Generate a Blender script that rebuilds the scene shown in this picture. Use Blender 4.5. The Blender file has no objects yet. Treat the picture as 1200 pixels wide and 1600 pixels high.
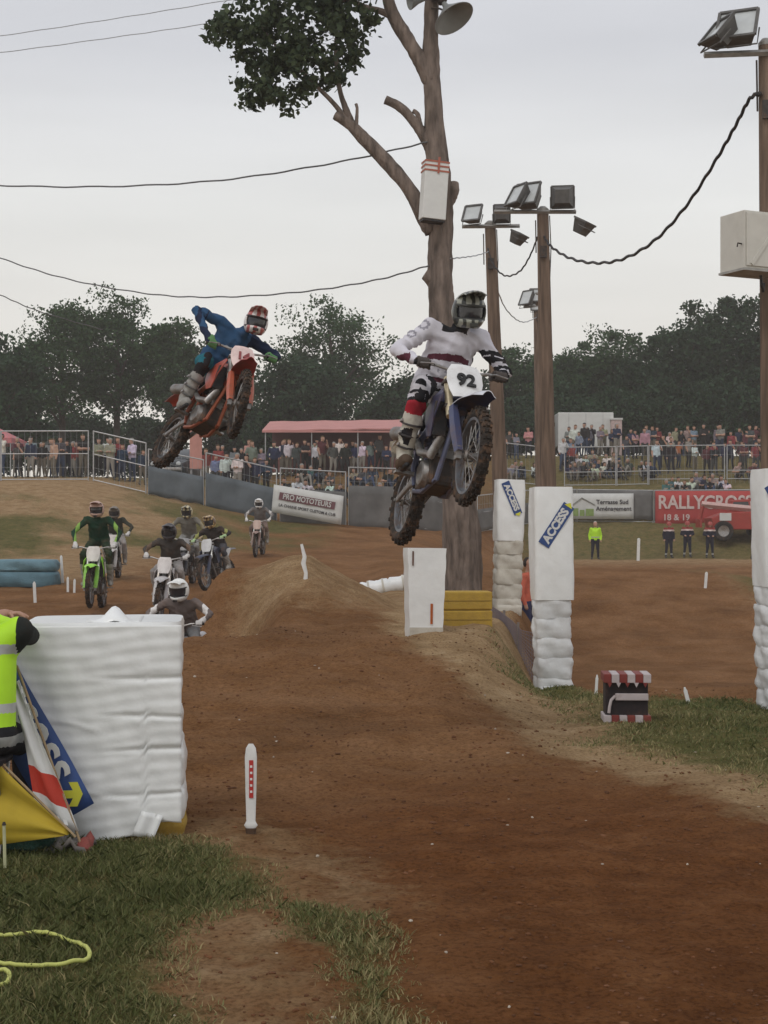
import bpy, bmesh, math, random
import numpy as np
from mathutils import Vector, Matrix, Euler

random.seed(7)
RNG = np.random.default_rng(11)
scene = bpy.context.scene
col = scene.collection

# ------------------------------------------------------------------ camera
F, HY, H = 2400.0, 830.0, 1.6          # focal length and horizon row of a 1200 x 1600 frame, eye height
cam_d = bpy.data.cameras.new('camera'); cam = bpy.data.objects.new('camera', cam_d); col.objects.link(cam)
cam.location = (0, 0, H); cam.rotation_euler = (math.radians(90), 0, 0)
cam_d.sensor_fit = 'AUTO'; cam_d.sensor_width = 36; cam_d.lens = F * 36 / 1600
cam_d.shift_y = (HY - 800) / 1600; cam_d.clip_start = .05; cam_d.clip_end = 3000
scene.camera = cam
def at(px, py, Y): return Vector(((px - 600) / F * Y, Y, H - (py - HY) / F * Y))

# ------------------------------------------------------------------ world, overcast sky
SUN_EL, SUN_AZ = 52, 205        # sun high behind the photographer, a little to the left
world = bpy.data.worlds.new('World'); scene.world = world; world.use_nodes = True
nt = world.node_tree; nt.nodes.clear()
def N(t, k, **kw):
    n = t.nodes.new(k)
    for a, b in kw.items(): setattr(n, a, b)
    return n
sky = N(nt, 'ShaderNodeTexSky', sky_type='NISHITA'); sky.sun_disc = False
sky.sun_elevation = math.radians(SUN_EL); sky.sun_rotation = math.radians(SUN_AZ)
sky.air_density = 1.0; sky.dust_density = 3.0
bgs = N(nt, 'ShaderNodeBackground'); bgs.inputs['Strength'].default_value = .06
nt.links.new(sky.outputs[0], bgs.inputs[0])
tc = N(nt, 'ShaderNodeTexCoord'); mp = N(nt, 'ShaderNodeMapping'); mp.inputs['Scale'].default_value = (1.2, 1.2, 7)
nz = N(nt, 'ShaderNodeTexNoise'); nz.inputs['Scale'].default_value = 1.6; nz.inputs['Detail'].default_value = 4
nt.links.new(tc.outputs['Generated'], mp.inputs[0]); nt.links.new(mp.outputs[0], nz.inputs['Vector'])
sep = N(nt, 'ShaderNodeSeparateXYZ'); nt.links.new(tc.outputs['Generated'], sep.inputs[0])
rz = N(nt, 'ShaderNodeValToRGB'); e = rz.color_ramp.elements        # overcast layer by elevation
e[0].position = 0.0; e[0].color = (.95, .895, .79, 1)
e[1].position = .45; e[1].color = (.70, .715, .76, 1)
for p, c in ((.10, (.93, .90, .84, 1)), (.20, (.92, .925, .905, 1)), (.30, (.73, .745, .785, 1))):
    k = e.new(p); k.color = c
nt.links.new(sep.outputs[2], rz.inputs[0])
rn = N(nt, 'ShaderNodeMapRange'); rn.inputs['From Min'].default_value = .3; rn.inputs['From Max'].default_value = .7
rn.inputs['To Min'].default_value = .89; rn.inputs['To Max'].default_value = 1.06
nt.links.new(nz.outputs[0], rn.inputs[0])
mul = N(nt, 'ShaderNodeMix', data_type='RGBA', blend_type='MULTIPLY'); mul.inputs[0].default_value = 1
nt.links.new(rz.outputs[0], mul.inputs[6]); nt.links.new(rn.outputs[0], mul.inputs[7])
bgc = N(nt, 'ShaderNodeBackground'); bgc.inputs['Strength'].default_value = 1.0
nt.links.new(mul.outputs[2], bgc.inputs[0])
mixs = N(nt, 'ShaderNodeMixShader'); mixs.inputs[0].default_value = .93     # cloud cover
nt.links.new(bgs.outputs[0], mixs.inputs[1]); nt.links.new(bgc.outputs[0], mixs.inputs[2])
wo = N(nt, 'ShaderNodeOutputWorld'); nt.links.new(mixs.outputs[0], wo.inputs[0])

sl = bpy.data.lights.new('sun', 'SUN'); sl.energy = 0.9; sl.angle = math.radians(25); sl.color = (1, .97, .92)
so = bpy.data.objects.new('sun', sl); col.objects.link(so)
az = math.radians(SUN_AZ)
sd = Vector((math.sin(az) * math.cos(math.radians(SUN_EL)), math.cos(az) * math.cos(math.radians(SUN_EL)), math.sin(math.radians(SUN_EL))))
so.rotation_euler = sd.to_track_quat('Z', 'Y').to_euler()
so.location = sd * 60
vs = scene.view_settings; vs.view_transform = 'Standard'; vs.look = 'None'; vs.exposure = 0; vs.gamma = 1
scene.cycles.max_bounces = 6; scene.cycles.transparent_max_bounces = 12

# ------------------------------------------------------------------ helpers: materials
MATS = {}
def mat(name, c, rough=.7, metal=0., var=.15, scale=8., bump=0., bscale=40., spec=.3, dirt=0., trans=0., alpha=1., coord='Object', c2=None, stretch=None):
    if name in MATS: return MATS[name]
    m = bpy.data.materials.new(name); m.use_nodes = True; MATS[name] = m
    t = m.node_tree; b = t.nodes['Principled BSDF']
    b.inputs['Roughness'].default_value = rough; b.inputs['Metallic'].default_value = metal
    b.inputs['Specular IOR Level'].default_value = spec
    tc = N(t, 'ShaderNodeTexCoord'); n = N(t, 'ShaderNodeTexNoise'); n.inputs['Scale'].default_value = scale; n.inputs['Detail'].default_value = 5
    src = tc.outputs[coord]
    if stretch:
        mp = N(t, 'ShaderNodeMapping'); mp.inputs['Scale'].default_value = stretch; t.links.new(src, mp.inputs[0]); src = mp.outputs[0]
    t.links.new(src, n.inputs['Vector'])
    r = N(t, 'ShaderNodeValToRGB'); r.color_ramp.elements[0].position = .3; r.color_ramp.elements[1].position = .7
    c2_ = c2 or [min(1, x * (1 + var)) for x in c]
    r.color_ramp.elements[0].color = (*[x * (1 - var) for x in c], 1); r.color_ramp.elements[1].color = (*c2_, 1)
    t.links.new(n.outputs[0], r.inputs[0]); out = r.outputs[0]
    if dirt:
        n2 = N(t, 'ShaderNodeTexNoise'); n2.inputs['Scale'].default_value = scale * .6 + 3; n2.inputs['Detail'].default_value = 8; n2.inputs['Roughness'].default_value = .7
        t.links.new(tc.outputs[coord], n2.inputs['Vector'])
        rr = N(t, 'ShaderNodeMapRange'); rr.inputs['From Min'].default_value = .48; rr.inputs['From Max'].default_value = .68; rr.inputs['To Max'].default_value = dirt
        t.links.new(n2.outputs[0], rr.inputs[0])
        mx = N(t, 'ShaderNodeMix', data_type='RGBA'); mx.inputs[7].default_value = (.16, .085, .045, 1)
        t.links.new(rr.outputs[0], mx.inputs[0]); t.links.new(out, mx.inputs[6]); out = mx.outputs[2]
    t.links.new(out, b.inputs['Base Color'])
    if bump:
        n3 = N(t, 'ShaderNodeTexNoise'); n3.inputs['Scale'].default_value = bscale; n3.inputs['Detail'].default_value = 6
        t.links.new(src, n3.inputs['Vector'])
        bp = N(t, 'ShaderNodeBump'); bp.inputs['Strength'].default_value = 1; bp.inputs['Distance'].default_value = bump
        t.links.new(n3.outputs[0], bp.inputs['Height']); t.links.new(bp.outputs[0], b.inputs['Normal'])
    if trans: b.inputs['Transmission Weight'].default_value = trans
    if alpha < 1: b.inputs['Alpha'].default_value = alpha
    return m
def objcol_mat(name, rough=.85):
    m = bpy.data.materials.new(name); m.use_nodes = True; MATS[name] = m; t = m.node_tree
    b = t.nodes['Principled BSDF']; b.inputs['Roughness'].default_value = rough; b.inputs['Specular IOR Level'].default_value = .15
    oi = N(t, 'ShaderNodeObjectInfo'); tc = N(t, 'ShaderNodeTexCoord'); n = N(t, 'ShaderNodeTexNoise'); n.inputs['Scale'].default_value = 9
    t.links.new(tc.outputs['Object'], n.inputs['Vector'])
    mr = N(t, 'ShaderNodeMapRange'); mr.inputs['To Min'].default_value = .6; mr.inputs['To Max'].default_value = 1.3
    t.links.new(n.outputs[0], mr.inputs[0])
    mx = N(t, 'ShaderNodeMix', data_type='RGBA', blend_type='MULTIPLY'); mx.inputs[0].default_value = 1
    t.links.new(oi.outputs['Color'], mx.inputs[6]); t.links.new(mr.outputs[0], mx.inputs[7]); t.links.new(mx.outputs[2], b.inputs['Base Color'])
    return m
def objrand_mat(name, cols, rough=.85):
    m = bpy.data.materials.new(name); m.use_nodes = True; MATS[name] = m; t = m.node_tree
    b = t.nodes['Principled BSDF']; b.inputs['Roughness'].default_value = rough; b.inputs['Specular IOR Level'].default_value = .15
    oi = N(t, 'ShaderNodeObjectInfo'); r = N(t, 'ShaderNodeValToRGB'); r.color_ramp.interpolation = 'CONSTANT'
    e = r.color_ramp.elements; e[0].color = (*cols[0], 1); e[1].position = 1 / len(cols); e[1].color = (*cols[1], 1)
    for i, c in enumerate(cols[2:], 2): k = e.new(i / len(cols)); k.color = (*c, 1)
    t.links.new(oi.outputs['Random'], r.inputs[0]); t.links.new(r.outputs[0], b.inputs['Base Color'])
    return m

# ------------------------------------------------------------------ helpers: meshes
def basis(d):
    d = Vector(d).normalized(); u = Vector((0, 0, 1)) if abs(d.z) < .9 else Vector((1, 0, 0))
    a = u.cross(d).normalized(); return a, d.cross(a)
class MB:
    def __init__(s): s.v = []; s.f = []; s.m = []
    def add(s, vs, fs, mi=0):
        o = len(s.v); s.v += [tuple(v) for v in vs]; s.f += [tuple(i + o for i in f) for f in fs]; s.m += [mi] * len(fs); return s
    def box(s, c, size, rot=None, mi=0, taper=1.):
        R = rot if rot is not None else Matrix.Identity(3); c = Vector(c); vs = []
        for z in (-.5, .5):
            k = taper if z > 0 else 1
            for x, y in ((-.5, -.5), (.5, -.5), (.5, .5), (-.5, .5)):
                vs.append(c + R @ Vector((x * size[0] * k, y * size[1] * k, z * size[2])))
        return s.add(vs, [(3, 2, 1, 0), (4, 5, 6, 7), (0, 1, 5, 4), (1, 2, 6, 5), (2, 3, 7, 6), (3, 0, 4, 7)], mi)
    def tube(s, pts, rad, n=8, mi=0, cap=True, sx=1.):
        pts = [Vector(p) for p in pts]
        if not hasattr(rad, '__len__'): rad = [rad] * len(pts)
        vs = []; fs = []; pa = None
        for i, p in enumerate(pts):
            d = (pts[min(i + 1, len(pts) - 1)] - pts[max(i - 1, 0)])
            if d.length < 1e-9: d = Vector((0, 0, 1))
            d.normalize()
            if pa is None: a, b = basis(d)
            else:
                a = (pa - d * pa.dot(d))
                a = a.normalized() if a.length > 1e-6 else basis(d)[0]
                b = d.cross(a)
            pa = a
            for k in range(n):
                t = 2 * math.pi * k / n
                vs.append(p + (a * math.cos(t) * sx + b * math.sin(t)) * rad[i])
        for i in range(len(pts) - 1):
            for k in range(n):
                k2 = (k + 1) % n; fs.append((i * n + k, i * n + k2, (i + 1) * n + k2, (i + 1) * n + k))
        if cap:
            fs.append(tuple(range(n - 1, -1, -1))); L = (len(pts) - 1) * n; fs.append(tuple(L + k for k in range(n)))
        return s.add(vs, fs, mi)
    def capsule(s, a, b, ra, rb, n=10, mi=0):
        a = Vector(a); b = Vector(b); d = b - a
        if d.length < 1e-5: d = Vector((0, 0, 1e-4)); b = a + d
        d = d.normalized(); pts = []; rad = []
        for t in (-1, -.86, -.5, 0): pts.append(a + d * ra * t); rad.append(max(.002, ra * math.sqrt(max(0, 1 - t * t))))
        for t in (0, .5, .86, 1): pts.append(b + d * rb * t); rad.append(max(.002, rb * math.sqrt(max(0, 1 - t * t))))
        return s.tube(pts, rad, n, mi)
    def lathe(s, prof, c, axis, n=24, mi=0):
        c = Vector(c); d = Vector(axis).normalized(); a, b = basis(d); vs = []; fs = []; m = len(prof)
        for k in range(n):
            t = 2 * math.pi * k / n; r = a * math.cos(t) + b * math.sin(t)
            for h, q in prof: vs.append(c + d * h + r * q)
        for k in range(n):
            k2 = (k + 1) % n
            for i in range(m - 1): fs.append((k * m + i, k2 * m + i, k2 * m + i + 1, k * m + i + 1))
        return s.add(vs, fs, mi)
    def torus(s, c, axis, R, r, n=32, k=10, mi=0, sr=1.):
        prof = [(r * math.sin(2 * math.pi * i / k), R + r * sr * math.cos(2 * math.pi * i / k)) for i in range(k + 1)]
        return s.lathe(prof, c, axis, n, mi)
    def prism(s, pts, off, mi=0):
        off = Vector(off); n = len(pts); p = [Vector(q) for q in pts]
        return s.add(p + [q + off for q in p], [tuple(range(n - 1, -1, -1)), tuple(range(n, 2 * n))] + [(i, (i + 1) % n, n + (i + 1) % n, n + i) for i in range(n)], mi)
    def grid(s, P, mi=0, thick=None):
        """P: rows of points; optional thickness vector"""
        m, n = len(P), len(P[0]); vs = [Vector(p) for r in P for p in r]
        fs = [(i * n + j, i * n + j + 1, (i + 1) * n + j + 1, (i + 1) * n + j) for i in range(m - 1) for j in range(n - 1)]
        if thick is not None:
            t = Vector(thick); o = m * n; vs += [v + t for v in vs]
            fs += [tuple(reversed([i + o for i in f])) for f in fs]
            for i in range(m - 1):
                fs.append((i * n, (i + 1) * n, (i + 1) * n + o, i * n + o)); q = i * n + n - 1; fs.append((q + n, q, q + o, q + n + o))
            for j in range(n - 1):
                fs.append((j + 1, j, j + o, j + 1 + o)); q = (m - 1) * n + j; fs.append((q, q + 1, q + 1 + o, q + o))
        return s.add(vs, fs, mi)
    def mesh(s, name, mats, smooth=False):
        me = bpy.data.meshes.new(name); me.from_pydata(s.v, [], s.f)
        for m in (mats if isinstance(mats, (list, tuple)) else [mats]): me.materials.append(m)
        me.polygons.foreach_set('material_index', s.m)
        if smooth: me.polygons.foreach_set('use_smooth', [True] * len(s.f))
        me.update(); return me
    def build(s, name, mats, parent=None, smooth=False, bevel=0, angle=40):
        o = link(name, s.mesh(name, mats, smooth), parent)
        if bevel: add_bevel(o, bevel)
        if smooth and angle: auto_smooth(o.data, angle)
        return o
def auto_smooth(me, angle):
    try: me.set_sharp_from_angle(angle=math.radians(angle))
    except Exception: pass
def add_bevel(o, w, seg=2):
    b = o.modifiers.new('bevel', 'BEVEL'); b.width = w; b.segments = seg; b.limit_method = 'ANGLE'; b.angle_limit = math.radians(35)
def link(name, data, parent=None):
    o = bpy.data.objects.new(name, data); col.objects.link(o)
    if parent: o.parent = parent
    return o
def tag(o, label=None, cat=None, group=None, kind=None):
    if label: o['label'] = label
    if cat: o['category'] = cat
    if group: o['group'] = group
    if kind: o['kind'] = kind
    return o
def thing(name, label, cat, loc=(0, 0, 0), rot=(0, 0, 0), group=None):
    o = bpy.data.objects.new(name, None); col.objects.link(o); o.location = loc; o.rotation_euler = rot; o.empty_display_size = .1
    return tag(o, label, cat, group)
def copy_thing(o, parent=None):
    c = o.copy(); col.objects.link(c); c.parent = parent
    for ch in list(o.children): copy_thing(ch, c)
    return c
def evaluated(o):
    dg = bpy.context.evaluated_depsgraph_get(); return bpy.data.meshes.new_from_object(o.evaluated_get(dg))
def text_mesh(txt, size, extrude=.002, sx=1., bold=0., align='CENTER'):
    cu = bpy.data.curves.new('lettering', 'FONT'); cu.body = txt; cu.size = size; cu.extrude = extrude; cu.offset = bold
    cu.align_x = align; cu.align_y = 'CENTER'; cu.resolution_u = 3
    o = bpy.data.objects.new('lettering', cu); col.objects.link(o); bpy.context.view_layer.update()
    me = evaluated(o); bpy.data.objects.remove(o); bpy.data.curves.remove(cu)
    if sx != 1: me.transform(Matrix.Diagonal((sx, 1, 1, 1)))
    return me
def lettering(txt, size, m, parent, M, extrude=.002, sx=1., bold=0., name='lettering', align='CENTER'):
    me = text_mesh(txt, size, extrude, sx, bold, align); me.materials.clear(); me.materials.append(m)
    o = link(name, me, parent); o.matrix_local = M; return o
def frame(origin, xdir, ydir):
    x = Vector(xdir).normalized(); y = Vector(ydir); y = (y - x * y.dot(x)).normalized(); z = x.cross(y)
    return Matrix(((x.x, y.x, z.x, origin[0]), (x.y, y.y, z.y, origin[1]), (x.z, y.z, z.z, origin[2]), (0, 0, 0, 1)))

# value noise ------------------------------------------------------
_P = RNG.random((256, 256))
def vnoise(x, y):
    xi = np.floor(x).astype(int); yi = np.floor(y).astype(int); fx = x - xi; fy = y - yi
    fx = fx * fx * (3 - 2 * fx); fy = fy * fy * (3 - 2 * fy)
    a = _P[xi & 255, yi & 255]; b = _P[(xi + 1) & 255, yi & 255]; c = _P[xi & 255, (yi + 1) & 255]; d = _P[(xi + 1) & 255, (yi + 1) & 255]
    return (a * (1 - fx) + b * fx) * (1 - fy) + (c * (1 - fx) + d * fx) * fy
def fbm(x, y, o=4):
    s = 0; a = .5
    for i in range(o): s = s + a * (vnoise(x * 2 ** i + 17 * i, y * 2 ** i + 31 * i) - .5); a *= .5
    return s
def ss(a, b, t):
    t = np.clip((t - a) / (b - a), 0, 1); return t * t * (3 - 2 * t)

# ------------------------------------------------------------------ terrain
XC = np.array([-40, -11.6, -7.3, -4.2, 1, 6.3, 19, 60.])
YF = np.array([62, 62, 62, 62, 62, 76, 76, 76.])
YT = np.array([43, 44, 47, 51, 51, 70, 71, 71.])
ZT = np.array([.7, .7, .8, .9, .8, .3, .35, .35])
ZO = np.array([[3.7, 3.9, 4.0, 4.1, 4.2], [3.65, 3.85, 3.95, 4.1, 4.2], [2.75, 3.1, 3.6, 4.1, 4.3], [2.0, 2.6, 3.4, 4.2, 4.5],
               [1.6, 2.4, 3.3, 4.3, 4.7], [2.05, 3.8, 4.7, 5.8, 6.0], [2.05, 3.9, 4.7, 5.8, 6.0], [2.05, 3.9, 4.7, 5.8, 6.0]])
OFF = [0, 2.5, 6, 10, 14.]
def prof(y, pts):
    px = [p[0] for p in pts]; py = [p[1] for p in pts]
    return (np.interp(y - .35, px, py) + np.interp(y, px, py) * 2 + np.interp(y + .35, px, py)) / 4
PL = [(0, 0), (10.3, 0), (13, .1), (15.5, .33), (16.8, .42), (17.5, .4), (19.2, -.76), (21.5, -.8), (24.5, -.1), (27, .05), (32, .25), (40, .45), (50, .6)]
PP = [(0, 0), (10.3, 0), (13, .08), (15.5, .3), (17, .42), (20, .42), (25, .4), (29, .35), (34, .55), (45, .7), (60, .8)]
PR = [(0, 0), (14.3, 0), (16.5, -.08), (19, -.45), (24, -1.2), (32, -1.2), (70, .3), (80, .3)]
def ground_z(x, y, fine=True):
    x = np.asarray(x, float); y = np.asarray(y, float)
    a = np.maximum(ss(-.7, .3, x), ss(-2.3, -1.3, x) * ss(15, 17, y) * (1 - ss(26, 28, y))); e0 = np.interp(y, [12, 17, 20, 24, 30, 60], [.5, 1.0, 1.4, 2.1, 2.1, 4])
    b = ss(0, 1, (x - e0) / np.interp(y, [17, 40, 60], [.75, 1.2, 4]))
    z = prof(y, PL) * (1 - a) + prof(y, PP) * a
    z = z * (1 - b) + prof(y, PR) * b
    m2 = (ss(-3.4, -2.5, x) * .82 + ss(-2.2, -1.4, x) * .18) * (1 - np.clip((x + 1.15) / 1.35, 0, 1)) * ss(20.4, 24.3, y) * (1 - ss(25.2, 29, y))
    z = z + (.78 + .5 * (1 - a)) * m2
    jm = ss(2.6, 5.2, x) * (1 - ss(8.0, 12.5, x)) * ss(33, 43.5, y) * (1 - ss(44.5, 52, y)); z = z + 1.22 * jm   # brown jump face beyond the lower track
    z = z + .5 * ss(1, 0, np.abs(x - 10.5) / 2.2) * ss(1, 0, np.abs(y - 42) / 6)          # grassy hump by the lower track
    yt = np.interp(x, XC, YT); zt = np.interp(x, XC, ZT); yf = np.interp(x, XC, YF)
    zo = np.stack([np.interp(x, XC, ZO[:, i]) for i in range(5)])
    t = ss(yt - 12, yt, y); z = z * (1 - t) + zt * t
    u = np.clip((y - yt) / (yf - yt), 0, 1); u = u * u * (3 - 2 * u) * .5 + u * .5
    z = np.where(y > yt, zt + (zo[0] - zt) * u, z)
    d = y - yf; zz = zo[4]
    for i in range(3, -1, -1):
        zz = np.where(d < OFF[i + 1], zo[i] + (zo[i + 1] - zo[i]) * np.clip((d - OFF[i]) / (OFF[i + 1] - OFF[i]), 0, 1), zz)
    z = np.where(d > 0, zz, z)
    if fine:
        k = np.clip(y / 14, .35, 1)
        z = z + .15 * fbm(x * .55 + 3, y * .55, 3) * k * ss(0, 6, y) + .085 * fbm(x * 2.1, y * 2.1 + 9, 3) * np.clip(y / 10, .6, 1.4)
        z = z + np.where(y < 26, .034 * fbm(x * 9 + 5, y * 7, 3) + .02 * np.abs(fbm(x * 23, y * 23, 2)), 0)
        rut = np.sin((x * 1.0 - .05 * y) * 6.2 + 2.5 * fbm(x * .35, y * .2, 2) * 7) * .016 * ss(7, 10, y) * (1 - ss(24, 27, y))
        z = z + rut
    return z
def gz(x, y): return float(ground_z(np.array([x]), np.array([y]))[0])
def gnd(px, py):
    """world point where the sight line through a photo pixel meets the ground"""
    for Y in np.concatenate([np.arange(3, 40, .05), np.arange(40, 120, .2)]):
        p = at(px, py, float(Y))
        if p.z <= gz(p.x, p.y): return Vector((p.x, p.y, gz(p.x, p.y)))
    return at(px, py, 60)

ys = [-12, -6, -2, 0, 1, 2, 3]; yv = 3.4
while yv < 27: ys.append(yv); yv += .02 + yv * .0024
while yv < 95: ys.append(yv); yv += .22 + (yv - 27) * .012
while yv < 270: ys.append(yv); yv *= 1.1
ys = np.array(ys)
us = np.concatenate([np.linspace(-1, -.32, 24)[:-1], np.linspace(-.32, .32, 330), np.linspace(.32, 1, 24)[1:]])
GX = us[None, :] * (ys[:, None] * 1.0 + 2.2); GX = np.where(ys[:, None] < 0, us[None, :] * 14, GX)
GY = np.repeat(ys[:, None], len(us), 1)
GZ = ground_z(GX, GY)

def poly_dist(px, py, poly):
    """signed distance (positive inside) to a polygon, vectorised"""
    d = np.full(px.shape, 1e9); ins = np.zeros(px.shape, bool); n = len(poly)
    for i in range(n):
        ax, ay = poly[i]; bx, by = poly[(i + 1) % n]; ex, ey = bx - ax, by - ay
        t = np.clip(((px - ax) * ex + (py - ay) * ey) / (ex * ex + ey * ey + 1e-12), 0, 1)
        d = np.minimum(d, np.hypot(px - ax - t * ex, py - ay - t * ey))
        c = ((ay > py) != (by > py)) & (px < (bx - ax) * (py - ay) / (by - ay + 1e-12) + ax); ins ^= c
    return np.where(ins, d, -d)
def flat(px, py): Y = H * F / (py - HY); return ((px - 600) / F * Y, Y)
G1 = [flat(-900, 1290), flat(80, 1300), flat(290, 1312), flat(400, 1345), flat(425, 1400), flat(300, 1440), flat(255, 1500), flat(300, 1600), (-.65, 4.2), (-.8, -9), (-9, -9)]
G2 = [flat(425, 1395), flat(520, 1420), flat(600, 1480), flat(660, 1540), flat(720, 1640), flat(790, 1900), flat(500, 1900), flat(490, 1600), flat(500, 1500), flat(440, 1440)]
G3 = [(1.35, 19), (1.35, 16.2), (1.75, 14.0), flat(930, 1158), flat(1080, 1200), flat(1250, 1245), (9, 8.4), (14, 10), (14, 14), (6, 14.6), flat(1000, 1085), (2.3, 16), (2.3, 19)]
T1 = [(.2, 18.2), (.55, 16.2), (1.0, 14.4), (1.25, 12.8), flat(860, 1165), flat(1010, 1200), flat(1250, 1275), (9, 7.9), (9, 9.5), (1.9, 14.6), (1.7, 17.4), (1.7, 26), (.3, 26)]
def masks(x, y):
    w = .25 * fbm(x * 1.3, y * 1.3, 4) + .12 * fbm(x * 6, y * 6, 3)
    near = np.maximum.reduce([ss(-.22, .3, poly_dist(x, y, G1) + w), .72 * ss(-.18, .22, poly_dist(x, y, G2) + w), .8 * ss(-.5, .6, poly_dist(x, y, G3) + w * 2.5)])
    yt = np.interp(x, XC, YT); yf = np.interp(x, XC, YF)
    nb = fbm(x * .22 + 7, y * .22, 4)
    bank_r = ss(yt - 2, yt, y) * ss(4.5, 7, x) * .66
    bank_l = ss(yt - 4, yt + 4, y) * (1 - ss(-4, 0, x)) * ss(-.16, .08, nb) * .8
    hump = .85 * ss(1, 0, np.hypot((x - 10.7) / 2.3, (y - 41.5) / 6)) + .6 * ss(1, 0, np.hypot((x - 12.0) / 5, (y - 58) / 8))
    back = ss(yf, yf + 1.5, y) * (.45 + .25 * nb)
    grass = np.clip(np.maximum.reduce([near, bank_r, bank_l, hump, back]), 0, 1)
    tan = np.maximum.reduce([1.25 * ss(-.55, .25, poly_dist(x, y, T1) + w * 2.2) * (1 - ss(24, 28, y)),
                             .75 * ss(-2.7, -1.7, x) * (1 - ss(.4, 1.2, x)) * ss(20.5, 23, y) * (1 - ss(31, 34, y)) * ss(-.25, .15, nb + .1),
                             ss(yt - 10, yt, y) * (1 - ss(-6, -3, x)) * .42,
                             .8 * ss(33, 38, y) * ss(-13, -8, -np.abs(x + 12) - 5), .7 * ss(60, 68, y) * ss(5, 8, x),
                             .45 * ss(-.3, .25, poly_dist(x, y, G1) + .55 + w),
                             .35 * ss(8.4, 9.8, x) * (1 - ss(11.5, 13, x)) * ss(35, 40, y) * (1 - ss(50, 56, y)) * ss(-.2, .15, nb + .08)])
    return grass, np.clip(tan, 0, 1)
GM, TM = masks(GX, GY)
DM = ss(-1.2, .6, GX + .6 * fbm(GX * 1.1, GY * 1.1, 3) * 2) * (1 - ss(7.6, 11.5, GY + 3 * fbm(GX * .8 + 9, GY * .8, 3)))
m_, n_ = GX.shape
verts = np.stack([GX, GY, GZ], -1).reshape(-1, 3)
idx = np.arange(m_ * n_).reshape(m_, n_)
faces = np.stack([idx[:-1, :-1], idx[:-1, 1:], idx[1:, 1:], idx[1:, :-1]], -1).reshape(-1, 4)
me = bpy.data.meshes.new('ground'); me.vertices.add(len(verts)); me.vertices.foreach_set('co', verts.ravel())
me.loops.add(faces.size); me.loops.foreach_set('vertex_index', faces.ravel())
me.polygons.add(len(faces)); me.polygons.foreach_set('loop_start', np.arange(0, faces.size, 4)); me.polygons.foreach_set('loop_total', np.full(len(faces), 4))
me.polygons.foreach_set('use_smooth', np.ones(len(faces), bool)); me.update(); me.validate()
for nm, arr in (('grass', GM), ('pale', TM), ('damp', DM)):
    at_ = me.attributes.new(nm, 'FLOAT', 'POINT'); at_.data.foreach_set('value', arr.ravel().astype(np.float32))
gm = bpy.data.materials.new('earth'); gm.use_nodes = True; MATS['earth'] = gm; t = gm.node_tree; bs = t.nodes['Principled BSDF']
bs.inputs['Roughness'].default_value = .95; bs.inputs['Specular IOR Level'].default_value = .05
tc = N(t, 'ShaderNodeTexCoord')
def tn(scale, detail=8, rough=.6, vec=None, stretch=None):
    n = N(t, 'ShaderNodeTexNoise'); n.inputs['Scale'].default_value = scale; n.inputs['Detail'].default_value = detail; n.inputs['Roughness'].default_value = rough
    src = tc.outputs['Object']
    if stretch:
        mp = N(t, 'ShaderNodeMapping'); mp.inputs['Scale'].default_value = stretch; t.links.new(src, mp.inputs[0]); src = mp.outputs[0]
    t.links.new(src, n.inputs['Vector']); return n.outputs[0]
def ramp(inp, stops):
    r = N(t, 'ShaderNodeValToRGB'); e = r.color_ramp.elements
    e[0].position, e[0].color = stops[0][0], (*stops[0][1], 1); e[1].position, e[1].color = stops[-1][0], (*stops[-1][1], 1)
    for p, c in stops[1:-1]: k = e.new(p); k.color = (*c, 1)
    t.links.new(inp, r.inputs[0]); return r.outputs[0]
def mix(f, a, b, mode='MIX'):
    m = N(t, 'ShaderNodeMix', data_type='RGBA', blend_type=mode)
    for i, v in ((0, f), (6, a), (7, b)):
        if hasattr(v, 'links'): t.links.new(v, m.inputs[i])
        else: m.inputs[i].default_value = v if i == 0 else (*v, 1)
    return m.outputs[2]
def mth(op, a, b=None, c=None):
    m = N(t, 'ShaderNodeMath', operation=op)
    for i, v in enumerate((a, b, c)):
        if v is None: continue
        if hasattr(v, 'links'): t.links.new(v, m.inputs[i])
        else: m.inputs[i].default_value = v
    return m.outputs[0]
dirt = ramp(tn(.7, 9, .65), [(.28, (.15, .071, .027)), (.5, (.25, .123, .051)), (.72, (.35, .19, .092))])
dirt = mix(ramp(tn(14, 6, .7), [(.35, (0, 0, 0)), (.7, (1, 1, 1))]), dirt, mix(1, dirt, (.66, .62, .58), 'MULTIPLY'))
streak = ramp(tn(1.2, 6, .6, stretch=(.9, 2.0, 1)), [(.42, (0, 0, 0)), (.66, (1, 1, 1))])
dirt = mix(mth('MULTIPLY', streak, .35), dirt, (.28, .16, .085))
ad = N(t, 'ShaderNodeAttribute', attribute_name='damp').outputs['Fac']
dampc = ramp(tn(2.6, 8, .7), [(.3, (.10, .036, .011)), (.52, (.165, .064, .021)), (.72, (.25, .112, .045))])
dirt = mix(mth('MULTIPLY', ad, .92), dirt, dampc)
pale = ramp(tn(2.2, 8, .65), [(.3, (.25, .158, .078)), (.55, (.37, .25, .135)), (.75, (.46, .335, .20))])
grs = ramp(tn(3.2, 8, .7), [(.3, (.075, .070, .024)), (.5, (.125, .115, .04)), (.62, (.16, .13, .052)), (.78, (.27, .20, .095))])
ag = N(t, 'ShaderNodeAttribute', attribute_name='grass').outputs['Fac']; ap = N(t, 'ShaderNodeAttribute', attribute_name='pale').outputs['Fac']
brk = tn(5, 8, .7); fine = tn(38, 5, .7)
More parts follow.
